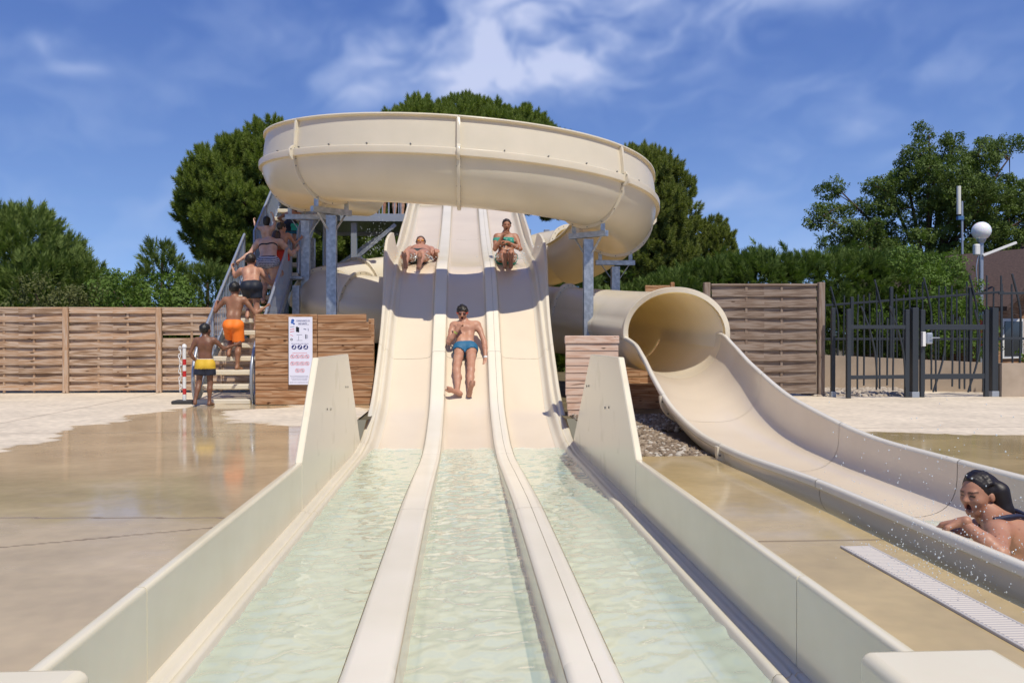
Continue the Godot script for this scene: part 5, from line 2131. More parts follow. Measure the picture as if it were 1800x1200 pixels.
func bones_of(j: Dictionary, fat: float, female: bool) -> Array:
	var h: float = j.h
	var k := 0.028 * h
	var out := []
	var pel: Vector3 = (j.hl + j.hr) * 0.5
	var side: Vector3 = (j.hr - j.hl).normalized()
	var sside: Vector3 = (j.sr - j.sl).normalized()
	var spine: Vector3 = (j.ch - pel).normalized()
	var front: Vector3 = side.cross(spine).normalized()
	if front.dot(j.face) < 0:
		front = -front
	var hip := 1.14 if female else 1.0
	out.append([j.hl + spine * 0.012 * h, j.hr + spine * 0.012 * h, 0.060 * h * fat * hip, 0.060 * h * fat * hip, k])
	for s in [-1.0, 1.0]:
		out.append([pel + side * s * 0.034 * h * hip + spine * 0.02 * h, j.wa + side * s * 0.032 * h, 0.055 * h * fat, 0.046 * h * fat, k])
		out.append([j.wa + side * s * 0.032 * h, j.ch + sside * s * 0.043 * h, 0.046 * h * fat, 0.056 * h * fat, k])
		out.append([pel + side * s * 0.04 * h * hip - front * 0.024 * h - spine * 0.012 * h, pel + side * s * 0.04 * h * hip - front * 0.03 * h - spine * 0.02 * h, 0.049 * h * fat * hip, 0.049 * h * fat * hip, k])
		if female:
			out.append([j.ch + sside * s * 0.043 * h + front * 0.045 * h - spine * 0.01 * h, j.ch + sside * s * 0.045 * h + front * 0.052 * h - spine * 0.018 * h, 0.032 * h, 0.034 * h, k * 0.7])
		else:
			out.append([j.ch + sside * s * 0.03 * h + front * 0.028 * h + spine * 0.012 * h, j.ch + sside * s * 0.06 * h + front * 0.022 * h + spine * 0.02 * h, 0.034 * h, 0.03 * h, k])
		# shoulder blade
		out.append([j.ch + sside * s * 0.05 * h - front * 0.03 * h + spine * 0.03 * h, j.ch + sside * s * 0.045 * h - front * 0.028 * h - spine * 0.02 * h, 0.032 * h, 0.028 * h, k])
	out.append([j.sl.lerp(j.sr, 0.12), j.sr.lerp(j.sl, 0.12), 0.038 * h, 0.038 * h, k * 1.2])
	out.append([j.ch + spine * 0.035 * h, j.nk, 0.055 * h, 0.034 * h, k * 1.3])
	out.append([j.nk - spine * 0.01 * h, j.hd - j.up * 0.02 * h, 0.031 * h * fat, 0.030 * h * fat, k])
	for sd in ["l", "r"]:
		var s: Vector3 = j["s" + sd]
		var e: Vector3 = j["e" + sd]
		var w: Vector3 = j["w" + sd]
		out.append([s, s.lerp(e, 0.35), 0.034 * h * fat, 0.030 * h * fat, k])
		out.append([s.lerp(e, 0.3), e, 0.030 * h * fat, 0.0225 * h, k * 0.6])
		out.append([e, e.lerp(w, 0.35), 0.0225 * h, 0.0235 * h, k * 0.5])
		out.append([e.lerp(w, 0.35), w, 0.0235 * h, 0.0145 * h, k * 0.5])
		var a: Vector3 = j["h" + sd]
		var n: Vector3 = j["k" + sd]
		var q: Vector3 = j["a" + sd]
		var f: Vector3 = j["f" + sd]
		out.append([a, a.lerp(n, 0.4), 0.054 * h * fat, 0.047 * h * fat, k])
		out.append([a.lerp(n, 0.4), n, 0.047 * h * fat, 0.032 * h, k * 0.6])
		var calf: Vector3 = n.lerp(q, 0.32) - (f - (q - n).normalized() * f.dot((q - n).normalized())) * 0.010 * h
		out.append([n, calf, 0.032 * h, 0.0325 * h, k * 0.6])
		out.append([calf, q, 0.0325 * h, 0.0185 * h, k * 0.6])
		var down: Vector3 = j.get("sole" + sd, Vector3.DOWN)
		var heel: Vector3 = q - f * 0.022 * h + down * 0.022 * h
		var ball: Vector3 = q + f * 0.082 * h + down * 0.030 * h
		var toe: Vector3 = q + f * 0.118 * h + down * 0.033 * h
		out.append([q, heel, 0.019 * h, 0.0195 * h, k * 0.5])
		out.append([heel, ball, 0.018 * h, 0.0165 * h, k * 0.5])
		out.append([q, ball, 0.019 * h, 0.014 * h, k * 0.5])
		var across: Vector3 = f.cross(down).normalized() * 0.014 * h
		out.append([ball - across, toe - across, 0.0135 * h, 0.0095 * h, k * 0.4])
		out.append([ball + across, toe + across, 0.0135 * h, 0.0095 * h, k * 0.4])
	return out

func head_basis(j: Dictionary) -> Basis:
	var f: Vector3 = j.face.normalized()
	var u: Vector3 = (j.up - f * j.up.dot(f)).normalized()
	return Basis(u.cross(f).normalized(), u, f)   # x to the head's left, y up, z forward

func head(mb: MB, j: Dictionary, hh: float, o: Dictionary) -> void:
	var b := head_basis(j)
	var c: Vector3 = j.hd
	var F := Field.new(c - Vector3.ONE * hh * 0.8, c + Vector3.ONE * hh * 0.8, hh * o.get("headcell", 0.045))
	var at := func(x: float, y: float, z: float) -> Vector3: return c + b * (Vector3(x, y, z) * hh)
	F.ell(at.call(0, 0.12, -0.06), b, Vector3(0.325, 0.37, 0.41) * hh, 0.02 * hh)
	F.ell(at.call(0, -0.15, 0.10), b, Vector3(0.26, 0.34, 0.27) * hh, 0.14 * hh)
	F.cap(at.call(-0.05, -0.40, 0.21), at.call(0.05, -0.40, 0.21), 0.09 * hh, 0.09 * hh, 0.12 * hh)
	F.cap(at.call(-0.15, 0.09, 0.30), at.call(0.15, 0.09, 0.30), 0.055 * hh, 0.055 * hh, 0.08 * hh)
	for s in [-1.0, 1.0]:
		F.ell(at.call(0.165 * s, -0.09, 0.22), b, Vector3(0.10, 0.10, 0.11) * hh, 0.1 * hh)
		F.ell(at.call(0.335 * s, -0.03, -0.05), b, Vector3(0.04, 0.11, 0.075) * hh, 0.03 * hh)
		F.ell(at.call(0.145 * s, 0.025, 0.42), b, Vector3(0.085, 0.055, 0.08) * hh, 0.06 * hh, true)
		F.ell(at.call(0.14 * s, 0.02, 0.285), b, Vector3(0.075, 0.055, 0.075) * hh, 0.02 * hh)
		F.cap(at.call(0.035 * s, -0.10, 0.37), at.call(0.05 * s, -0.105, 0.36), 0.04 * hh, 0.035 * hh, 0.03 * hh)
	F.cap(at.call(0, 0.06, 0.33), at.call(0, -0.085, 0.42), 0.036 * hh, 0.052 * hh, 0.06 * hh)
	F.cap(at.call(-0.075, -0.225, 0.315), at.call(0.075, -0.225, 0.315), 0.032 * hh, 0.032 * hh, 0.04 * hh)
	F.cap(at.call(-0.065, -0.285, 0.30), at.call(0.065, -0.285, 0.30), 0.034 * hh, 0.034 * hh, 0.04 * hh)
	var mouth: float = o.get("mouth", 0.0)
	if mouth > 0.0:
		F.ell(at.call(0, -0.265, 0.36), b, Vector3(0.075, 0.075 * mouth, 0.13) * hh, 0.03 * hh, true)
	F.cap(at.call(0, -0.25, -0.08), at.call(0, -0.55, -0.12), 0.21 * hh, 0.20 * hh, 0.12 * hh)
	var skin: Color = o.skin
	var lips: Color = skin.lerp(Color(0.42, 0.09, 0.075), 0.45)
	var brow: Color = skin.lerp(o.hair, 0.7)
	var squint: bool = o.get("squint", false)
	var bt := b.transposed()
	var fn := func(p: Vector3) -> Color:
		var q := bt * (p - c) / hh
		if q.z > 0.16:
			var ex := absf(q.x) - 0.14
			if absf(q.y - 0.02) < (0.018 if squint else 0.036) and absf(ex) < 0.07 and q.z > 0.2:
				return Color(0.05, 0.03, 0.02) if absf(ex) < 0.034 or squint else Color(0.45, 0.4, 0.36)
			if q.y > 0.085 and q.y < 0.13 and absf(ex) < 0.095:
				return brow
			if q.y < -0.19 and q.y > -0.32 and absf(q.x) < 0.115 and q.z > 0.2:
				if mouth > 0.0 and Vector2(q.x / 0.075, (q.y + 0.265) / (0.075 * mouth)).length() < 0.95 and q.z < 0.33:
					return Color(0.07, 0.015, 0.012)
				if absf(q.y + 0.255) < 0.055:
					return lips
		return skin
	F.mesh(mb, skin, fn)

# a hand of palm and five bent fingers at the wrist; g: which way the fingers point, o.curl: how far they close
func hand(mb: MB, j: Dictionary, sd: String, h: float, o: Dictionary) -> void:
	var w: Vector3 = j["w" + sd]
	var e: Vector3 = j["e" + sd]
	var dir: Vector3 = j.get("g" + sd, (w - e).normalized()).normalized()
	var s := -1.0 if sd == "l" else 1.0
	var curl: float = o.get("curl" + sd, 0.55)
	var thumb_up: bool = o.get("thumb" + sd, false)
	var n: Vector3 = j.get("palm" + sd, Vector3(-s, -0.2, 0))
	n = (n - dir * n.dot(dir)).normalized()
	if n.length() < 0.5:
		n = dir.cross(Vector3(0, 0, 1)).normalized()
	var x := dir.cross(n).normalized()      # across the palm
	var inward: Vector3 = j.get("thumbside" + sd, j.face)
	if x.dot(inward) < 0:
		x = -x
	var u: float = 0.108 * h * o.get("hands", 1.0)  # length of the hand
	var cell := maxf(0.0042, u * 0.034)
	var F := Field.new(w - Vector3.ONE * u * 1.25, w + Vector3.ONE * u * 1.25, cell)
	var k := u * 0.04
	F.cap(w - dir * u * 0.1, w + dir * u * 0.1, u * 0.145, u * 0.13, k)
	var len := [0.40, 0.47, 0.44, 0.34]
	for i in 4:
		var off := (1.5 - i) * 0.105 * u
		var a := w + dir * u * 0.06 + x * off * 0.55
		var b := w + dir * u * 0.50 + x * off
		F.cap(a, b, u * 0.085, u * 0.078, u * 0.07)
		var p := b
		var ang := 0.0
		for seg in 3:
			ang += curl * [0.9, 1.15, 0.8][seg]
			var d := dir * cos(ang) + n * sin(ang) + x * (1.5 - i) * 0.04
			var l: float = u * len[i] * [0.45, 0.32, 0.25][seg]
			F.cap(p, p + d * l, u * 0.062, u * (0.058 if seg < 2 else 0.05), k * 0.6)
			p += d * l
	var t0 := w + dir * u * 0.12 + x * u * 0.12 + n * u * 0.03
	var t1 := t0 + dir * u * 0.16 + x * u * 0.20 + n * u * 0.06
	var t2 := t1 + (x * u * 0.30 if thumb_up else dir * u * 0.2 + x * u * 0.04 + n * u * 0.08 * (1.0 + curl))
	F.cap(t0, t1, u * 0.10, u * 0.075, u * 0.06)
	F.cap(t1, t2, u * 0.072, u * 0.055, k)
	F.mesh(mb, o.skin)

func hair(t: Node, j: Dictionary, hh: float, o: Dictionary) -> void:
	if o.get("style", "short") == "none":
		return
	var b := head_basis(j)
	var c: Vector3 = j.hd
	var style: String = o.get("style", "short")
	var at := func(x: float, y: float, z: float) -> Vector3: return c + b * (Vector3(x, y, z) * hh)
	var lo := c - Vector3.ONE * hh * 0.9
	var hi := c + Vector3.ONE * hh * 0.9
	var tail: Array = o.get("tail", [])
	for p in tail:
		lo = lo.min(p - Vector3.ONE * 0.06)
		hi = hi.max(p + Vector3.ONE * 0.06)
	var F := Field.new(lo, hi, hh * o.get("headcell", 0.045))
	var grow := 0.035 if style == "crop" else (0.012 if style == "wet" else 0.06)
	F.ell(at.call(0, 0.13, -0.065), b, Vector3(0.325 + grow, 0.37 + grow, 0.41 + grow) * hh, 0.02 * hh)
	if style != "wet":
		# tousled locks
		var r := RandomNumberGenerator.new()
		r.seed = 17
		for k in 34:
			var a := r.randf() * TAU
			var z := r.randf_range(-0.1, 1.0)
			var s := sqrt(1.0 - z * z)
			var d := Vector3(s * cos(a) * 0.36, 0.13 + z * 0.40, s * sin(a) * 0.44 - 0.065)
			F.cap(at.call(d.x, d.y, d.z), at.call(d.x * 1.04 + 0.03, d.y * 0.93 - 0.02, d.z * 1.05), (0.6 if style == "crop" else 1.0) * r.randf_range(0.05, 0.085) * hh, 0.03 * hh, 0.02 * hh)
	if style == "bob":
		F.ell(at.call(0, -0.15, -0.18), b, Vector3(0.34, 0.40, 0.30) * hh, 0.1 * hh)
	var cutter := Vector3(0.42, 0.46, 0.44) if style != "wet" else Vector3(0.42, 0.50, 0.40)
	F.ell(at.call(0, -0.24 if style == "short" else (-0.19 if style == "bob" else -0.14), 0.36), b, cutter * hh, 0.03 * hh, true)
	if style == "short" or style == "crop":
		F.plane(at.call(0, -0.20, -0.2), b * Vector3(0, -1, 0.35))
		for s in [-1.0, 1.0]:
			F.ell(at.call(0.36 * s, -0.08, 0.02), b, Vector3(0.10, 0.17, 0.12) * hh, 0.02 * hh, true)
	if style == "wet":
		# wet hair combed back: strands from the hairline over the head and down the nape
		var r2 := RandomNumberGenerator.new()
		r2.seed = 23
		for k in 44:
			var a := lerpf(-1.25, 1.25, (k + 0.5) / 44.0) + r2.randf_range(-0.05, 0.05)
			var sx := sin(a)
			var cy := cos(a)
			var pts := [Vector3(sx * 0.30, 0.10 + cy * 0.30, 0.27 - absf(sx) * 0.20), Vector3(sx * 0.36, 0.13 + cy * 0.395, -0.05), Vector3(sx * 0.33, 0.06 + cy * 0.26, -0.36), Vector3(sx * 0.25, -0.22, -0.44), Vector3(sx * 0.19 + r2.randf_range(-0.05, 0.05), -0.55 - r2.randf() * 0.15, -0.36), Vector3(sx * 0.2 + r2.randf_range(-0.1, 0.1), -0.8 - r2.randf() * 0.3, -0.26)]
			var prev: Vector3 = pts[0]
			for q in curve(pts, 3).slice(1):
				F.cap(c + b * (prev * hh), c + b * (q * hh), r2.randf_range(0.03, 0.048) * hh, 0.03 * hh, 0.008 * hh)
				prev = q
	for k in tail.size() - 1:
		var r0: float = o.get("tailr", 0.04)
		F.cap(tail[k], tail[k + 1], r0 * (1.0 - 0.22 * k), r0 * (1.0 - 0.22 * (k + 1)), 0.02)
	var mb := MB.new()
	F.mesh(mb, o.hair)
	part(t, "hair", mb, M.hair)

func garments(t: Node, j: Dictionary, bones: Array, lo: Vector3, hi: Vector3, o: Dictionary) -> void:
	var h: float = j.h
	var pel: Vector3 = (j.hl + j.hr) * 0.5
	var spine: Vector3 = (j.ch - pel).normalized()
	var side: Vector3 = (j.hr - j.hl).normalized()
	var cell: float = o.get("cell", 0.017) * 0.8
	for g in o.get("wear", []):
		var F: Field
		var kind: String = g[0]
		var mb := MB.new()
		if kind == "shorts" or kind == "briefs":
			var q0 := pel - Vector3.ONE * 0.36 * h
			var q1 := pel + Vector3.ONE * 0.36 * h
			F = Field.new(q0, q1, cell)
			var puff: float = g[2] if kind == "shorts" else 0.007
			for b in bones.slice(0, 9):
				F.cap(b[0], b[1], b[2] + puff * 0.7, b[3] + puff * 0.7, b[4])
			for sd in ["l", "r"]:
				var a: Vector3 = j["h" + sd]
				var n: Vector3 = j["k" + sd]
				if kind == "shorts":
					F.cap(a, a.lerp(n, g[3]), 0.054 * h + puff, 0.052 * h + puff * 1.5, 0.02 * h, 2)
				else:
					F.cap(a, a.lerp(n, 0.2), 0.054 * h + puff, 0.050 * h + puff, 0.02 * h)
			if kind == "briefs":
				for sd in ["l", "r"]:
					var a: Vector3 = j["h" + sd]
					var n: Vector3 = j["k" + sd]
					var s := -1.0 if sd == "l" else 1.0
					var out := side * s
					F.cap(a.lerp(n, 0.30) + out * 0.012 * h, n + out * 0.05 * h, 0.068 * h, 0.08 * h, 0.02, 1)
			F.plane(pel + spine * (g[4] if g.size() > 4 else 0.06) * h, spine)
		elif kind == "top":
			var front: Vector3 = side.cross(spine).normalized()
			if front.dot(j.face) < 0:
				front = -front
			F = Field.new(j.ch - Vector3.ONE * 0.24 * h, j.ch + Vector3.ONE * 0.24 * h, 0.009)
			for b in bones.slice(0, 15):
				F.cap(b[0], b[1], b[2] + 0.007, b[3] + 0.007, b[4])
			F.plane(j.ch + spine * (g[3] if g.size() > 3 else 0.035) * h, spine)
			F.plane(j.ch - spine * (g[4] if g.size() > 4 else 0.045) * h, -spine)
			if g.size() > 2 and g[2]:
				F.plane(j.ch - front * 0.0 * h, -front)
		if F:
			if g[1] is Callable:
				F.mesh(mb, Color.WHITE, g[1])
			else:
				F.mesh(mb, g[1])
			part(t, {"shorts": "swim_shorts", "briefs": "swim_briefs", "top": "bikini_top"}[kind], mb, M.cloth)
		if kind == "strap":
			mb.tube(curve(g[2], 6), g[3], 6, g[1])
			part(t, "strap", mb, M.cloth)
		elif kind == "goggles":
			var b := head_basis(j)
			var hh: float = (0.165 if j.kid else 0.135) * h
			var c: Vector3 = j.hd
			F = Field.new(c - Vector3.ONE * hh * 0.7, c + Vector3.ONE * hh * 0.7, hh * 0.03)
			for s in [-1.0, 1.0]:
				F.ell(c + b * (Vector3(0.14 * s, 0.03, 0.36) * hh), b, Vector3(0.125, 0.085, 0.06) * hh, 0.01 * hh)
			var lens := MB.new()
			F.mesh(lens, g[1])
			var gm := part(t, "goggles", lens, M.hair)
			var ring := []
			for k in 25:
				var a := TAU * k / 24.0
				ring.append(c + b * (Vector3(sin(a) * 0.375, 0.045, cos(a) * (0.40 if cos(a) > 0 else 0.5) - 0.03) * hh))
			var st := MB.new()
			st.tube(ring, hh * 0.03, 6, g[2], false)
			part(gm, "strap", st, M.cloth)
		elif kind == "band":
			mb.tube(g[2], g[3], 10, g[1])
			part(t, "wristband", mb, M.cloth)

func build_people() -> void:
	var tan_ := Color(0.40, 0.20, 0.125)
	var dark := Color(0.185, 0.085, 0.048)
	var brown := Color(0.29, 0.137, 0.075)
	var fair := Color(0.60, 0.37, 0.27)
	var black := Color(0.010, 0.009, 0.009)
	var queue := "people climbing the stairs"
	# 1: boy in yellow and navy shorts at the foot of the stairs
	var j := stand(1.16, -1.0, true)
	j.er = Vector3(0.24, 0.80, -0.06)
	j.wr = Vector3(0.38, 0.86, -0.20)
	j.el = Vector3(-0.20, 0.74, 0.03)
	j.wl = Vector3(-0.12, 0.60, -0.03)
	j.gl = Vector3(0.5, -0.6, -0.4)
	shift(j, ["al"], Vector3(-0.04, 0.02, 0.10))
	shift(j, ["kl"], Vector3(-0.02, 0, 0.02))
	j.fl = Vector3(-0.3, 0, -1).normalized()
	j.face = Vector3(0.35, 0.1, -1)
	var two := func(p: Vector3) -> Color:
		if p.y > 0.655:
			return Color(0.72, 0.70, 0.66)
		if p.y > 0.52:
			return Color(0.66, 0.42, 0.03)
		return Color(0.012, 0.016, 0.035)
	person("boy in white, yellow and navy shorts standing at the foot of the stairs", Vector3(-3.6, 0, -12.2), j, {"skin": dark, "hair": black, "style": "crop", "fat": 0.88, "wear": [["shorts", two, 0.016, 0.55, 0.075]]}, queue)
	# 2: boy in orange shorts, a hand on each rail
	j = stand(1.36, -1.0, true)
	shift(j, ["wa"], Vector3(0, 0, -0.02))
	shift(j, ["ch", "nk", "hd", "sl", "sr"], Vector3(0, -0.01, -0.08))
	j.el = Vector3(-0.30, 0.90, -0.12)
	j.wl = Vector3(-0.335, 1.02, -0.28)
	j.er = Vector3(0.31, 0.86, -0.10)
	j.wr = Vector3(0.46, 0.99, -0.26)
	j.gl = Vector3(-0.2, 0.3, -1)
	j.gr = Vector3(0.2, 0.2, -1)
	j.kl = Vector3(-0.075, 0.46, -0.20)
	j.al = Vector3(-0.075, 0.26, -0.02)
	j.kr = Vector3(0.075, 0.36, -0.02)
	j.ar = Vector3(0.075, 0.06, 0.06)
	person("boy in bright orange shorts climbing with a hand on each rail", Vector3(-3.48, 0.46, -13.22), j, {"skin": brown, "hair": black, "style": "crop", "fat": 0.88, "wear": [["shorts", Color(0.95, 0.20, 0.015), 0.014, 0.78, 0.06]]}, queue)
	# 3: boy in navy shorts leaning forward
	j = stand(1.42, -1.0, true)
	shift(j, ["wa"], Vector3(-0.02, -0.03, -0.08))
	shift(j, ["ch"], Vector3(-0.05, -0.08, -0.18))
	shift(j, ["nk", "hd", "sl", "sr"], Vector3(-0.08, -0.14, -0.28))
	j.el = Vector3(-0.34, 0.90, -0.32)
	j.wl = Vector3(-0.40, 1.02, -0.40)
	j.er = Vector3(0.25, 0.78, -0.32)
	j.wr = Vector3(0.36, 0.92, -0.44)
	j.kl = Vector3(-0.08, 0.50, -0.22)
	j.al = Vector3(-0.08, 0.26, -0.06)
	person("boy in dark navy shorts leaning forward behind the boy in orange", Vector3(-3.40, 1.06, -14.02), j, {"skin": Color(0.44, 0.225, 0.145), "hair": Color(0.022, 0.013, 0.009), "style": "crop", "fat": 1.12, "wear": [["shorts", Color(0.010, 0.013, 0.024), 0.016, 0.55, 0.05]]}, queue)
	# 4: woman in a striped bikini
	j = stand(1.62, -1.0)
	shift(j, ["wa"], Vector3(-0.02, -0.03, -0.08))
	shift(j, ["ch"], Vector3(-0.05, -0.07, -0.19))
	shift(j, ["nk", "hd", "sl", "sr"], Vector3(-0.05, -0.13, -0.30))
	shift(j, ["hd"], Vector3(0.10, -0.10, -0.10))
	j.face = Vector3(0.2, -0.6, -1)
	j.el = Vector3(-0.36, 1.00, -0.26)
	j.wl = Vector3(-0.54, 0.86, -0.20)
	j.er = Vector3(0.30, 1.0, -0.42)
	j.wr = Vector3(0.36, 1.1, -0.58)
	j.kl = Vector3(-0.09, 0.47, -0.10)
	j.al = Vector3(-0.09, 0.20, 0.02)
	j.kr = Vector3(0.10, 0.44, -0.03)
	j.ar = Vector3(0.10, 0.07, 0.04)
	var stripes := func(p: Vector3) -> Color: return Color(0.05, 0.05, 0.09) if fposmod(p.y + p.z * 0.3, 0.03) < 0.013 else Color(0.5, 0.5, 0.55)
	var wn := person("woman in a striped bikini holding the rail on the upper stairs", Vector3(-3.26, 1.40, -14.62), j, {"skin": fair, "hair": Color(0.05, 0.024, 0.014), "style": "bob", "female": true, "cell": 0.015, "wear": [["briefs", stripes, 0, 0, 0.055], ["top", Color(0.012, 0.012, 0.016), false, 0.0, 0.017], ["strap", Color(0.012, 0.012, 0.016), [Vector3(0.0, 1.08, -0.10), Vector3(0.02, 1.02, -0.08), Vector3(0.02, 0.96, -0.075)], 0.011]]}, queue)
	# 5: small boy in red shorts
	j = stand(1.08, -1.0, true)
	j.face = Vector3(0.8, 0, -0.6)
	j.er = Vector3(0.20, 0.72, -0.08)
	j.wr = Vector3(0.28, 0.82, -0.18)
	person("small boy in red shorts beside the woman in the striped bikini", Vector3(-3.13, 1.87, -15.06), j, {"skin": Color(0.42, 0.21, 0.135), "hair": Color(0.035, 0.02, 0.013), "wear": [["shorts", Color(0.62, 0.045, 0.02), 0.015, 0.5, 0.06]]}, queue)
	# 6: dark-haired child reaching for the rail
	j = stand(1.02, -1.0, true)
	j.el = Vector3(-0.2, 0.84, -0.04)
	j.wl = Vector3(-0.24, 0.93, -0.1)
	j.er = Vector3(0.14, 0.90, -0.02)
	j.wr = Vector3(0.10, 1.04, -0.06)
	person("dark-haired child reaching up to the stair railing beside the woman", Vector3(-3.47, 2.08, -15.42), j, {"skin": fair, "hair": black, "style": "bob", "wear": [["shorts", Color(0.03, 0.03, 0.05), 0.012, 0.4, 0.06]]}, queue)
	# 7: boy in navy and teal shorts at the top of the stairs
	j = stand(1.06, -1.0, true)
	shift(j, ["wa"], Vector3(0, -0.02, -0.06))
	shift(j, ["ch"], Vector3(0, -0.05, -0.13))
	shift(j, ["nk", "hd", "sl", "sr"], Vector3(0, -0.09, -0.20))
	shift(j, ["hd"], Vector3(0, -0.10, -0.08))
	j.el = Vector3(-0.25, 0.66, -0.12)
	j.wl = Vector3(-0.16, 0.60, -0.25)
	j.er = Vector3(0.24, 0.64, -0.14)
	j.wr = Vector3(0.34, 0.72, -0.25)
	var teal := func(p: Vector3) -> Color: return Color(0.02, 0.42, 0.30) if p.x > 0.02 and p.y > 0.42 and p.y < 0.54 else (Color(0.008, 0.014, 0.03) if p.y > 0.40 else Color(0.01, 0.12, 0.17))
	person("boy in navy shorts with a teal pocket near the top of the stairs", Vector3(-3.16, 2.50, -15.98), j, {"skin": Color(0.43, 0.215, 0.135), "hair": Color(0.04, 0.025, 0.016), "wear": [["shorts", teal, 0.018, 0.7, 0.07]]}, queue)
	# on the platform
	j = stand(1.62, 1.0)
	person("person waiting on the platform, tanned legs in view between the bars", Vector3(-1.92, 3.70, -20.15), j, {"skin": tan_, "hair": black, "wear": [["shorts", Color(0.02, 0.03, 0.06), 0.018, 0.5, 0.05]]}, "people waiting on the platform")
	j = stand(1.66, 1.0)
	person("person waiting on the platform beside the lanes, pale legs behind the bars", Vector3(-1.5, 3.70, -20.3), j, {"skin": fair, "hair": Color(0.06, 0.03, 0.02), "wear": [["shorts", Color(0.04, 0.05, 0.07), 0.018, 0.5, 0.05]]}, "people waiting on the platform")
	# the boy coming down the middle lane
	var a := Vector3(0.05, 0.70, -12.35)
	j = {"h": 1.66, "kid": false, "hl": Vector3(-0.085, 0.09, 0), "hr": Vector3(0.085, 0.09, 0),
		"kl": Vector3(-0.125, -0.20, 0.37), "kr": Vector3(0.075, -0.19, 0.37), "al": Vector3(-0.115, -0.475, 0.70), "ar": Vector3(0.055, -0.475, 0.70),
		"fl": Vector3(-0.75, 0.35, 0.4).normalized(), "fr": Vector3(0.2, 0.85, 0.45).normalized(), "solel": Vector3(0.3, -0.45, 0.8), "soler": Vector3(0, -0.35, 0.9),
		"wa": Vector3(-0.005, 0.20, -0.07), "ch": Vector3(-0.01, 0.355, -0.20), "nk": Vector3(-0.02, 0.50, -0.27), "hd": Vector3(-0.045, 0.615, -0.245),
		"sl": Vector3(-0.185, 0.435, -0.25), "sr": Vector3(0.185, 0.445, -0.27), "el": Vector3(-0.24, 0.19, -0.05), "wl": Vector3(-0.115, 0.365, 0.0), "gl": Vector3(0.35, 0.85, -0.05), "palml": Vector3(0.5, -0.2, -0.8), "thumbsidel": Vector3(0.2, 1, 0),
		"er": Vector3(0.275, 0.19, -0.11), "wr": Vector3(0.29, -0.045, 0.06), "gr": Vector3(-0.05, -0.8, 0.5), "palmr": Vector3(0, -0.5, -1), "face": Vector3(-0.02, -0.22, 1), "up": Vector3(0, 1, 0.1)}
	var skin := Color(0.47, 0.24, 0.155)
	person("teenage boy in blue trunks and goggles sliding down the middle lane", a, j, {"skin": skin, "hair": Color(0.012, 0.008, 0.007), "cell": 0.0125, "headcell": 0.035, "mouth": 1.1, "curll": 1.05, "thumbl": true, "curlr": 0.2, "fat": 0.84,
		"wear": [["briefs", Color(0.012, 0.125, 0.24), 0, 0, 0.055], ["goggles", Color(0.05, 0.012, 0.015), Color(0.65, 0.05, 0.02)], ["band", Color(0.72, 0.72, 0.7), [Vector3(0.288, -0.015, 0.04), Vector3(0.29, -0.04, 0.055)], 0.031], ["band", Color(0.45, 0.5, 0.12), [Vector3(-0.145, 0.322, -0.01), Vector3(-0.133, 0.34, -0.005)], 0.03],
		["strap", Color(0.01, 0.01, 0.015), [Vector3(-0.03, 0.14, 0.075), Vector3(-0.045, 0.115, 0.09), Vector3(-0.06, 0.08, 0.10)], 0.004]]}, "riders on the three lanes")
	# the man on his back at the crest
	a = Vector3(-0.77, 2.25, -15.0)
	j = {"h": 1.74, "kid": false, "hl": Vector3(-0.10, 0.13, 0), "hr": Vector3(0.10, 0.13, 0),
		"kl": Vector3(-0.17, 0.13, 0.42), "kr": Vector3(0.10, 0.12, 0.42), "al": Vector3(-0.165, -0.09, 0.78), "ar": Vector3(0.06, -0.10, 0.78),
		"fl": Vector3(-0.1, 1, 0.25).normalized(), "fr": Vector3(0.1, 1, 0.25).normalized(), "solel": Vector3(0, 0, 1), "soler": Vector3(0, 0, 1),
		"wa": Vector3(0.02, 0.17, -0.17), "ch": Vector3(0.03, 0.25, -0.38), "nk": Vector3(0.03, 0.34, -0.56), "hd": Vector3(0.02, 0.43, -0.62),
		"sl": Vector3(-0.17, 0.28, -0.50), "sr": Vector3(0.22, 0.28, -0.50), "el": Vector3(-0.27, 0.14, -0.22), "wl": Vector3(-0.28, 0.12, 0.02),
		"er": Vector3(0.30, 0.11, -0.27), "wr": Vector3(0.31, 0.24, -0.10), "gr": Vector3(0.2, -0.1, 1), "palmr": Vector3(0, -1, 0), "face": Vector3(0, 0.25, 1), "up": Vector3(0, 1, -0.25)}
	person("man in dark briefs and orange goggles lying back at the crest of a lane", a, j, {"skin": Color(0.44, 0.225, 0.155), "hair": Color(0.10, 0.06, 0.045), "style": "crop", "cell": 0.015, "fat": 1.1, "curlr": 0.35, "wear": [["briefs", Color(0.035, 0.045, 0.045), 0, 0, 0.05], ["goggles", Color(0.55, 0.24, 0.04), Color(0.05, 0.04, 0.04)]]}, "riders on the three lanes")
	# the woman sitting up at the crest
	a = Vector3(0.775, 2.22, -14.9)
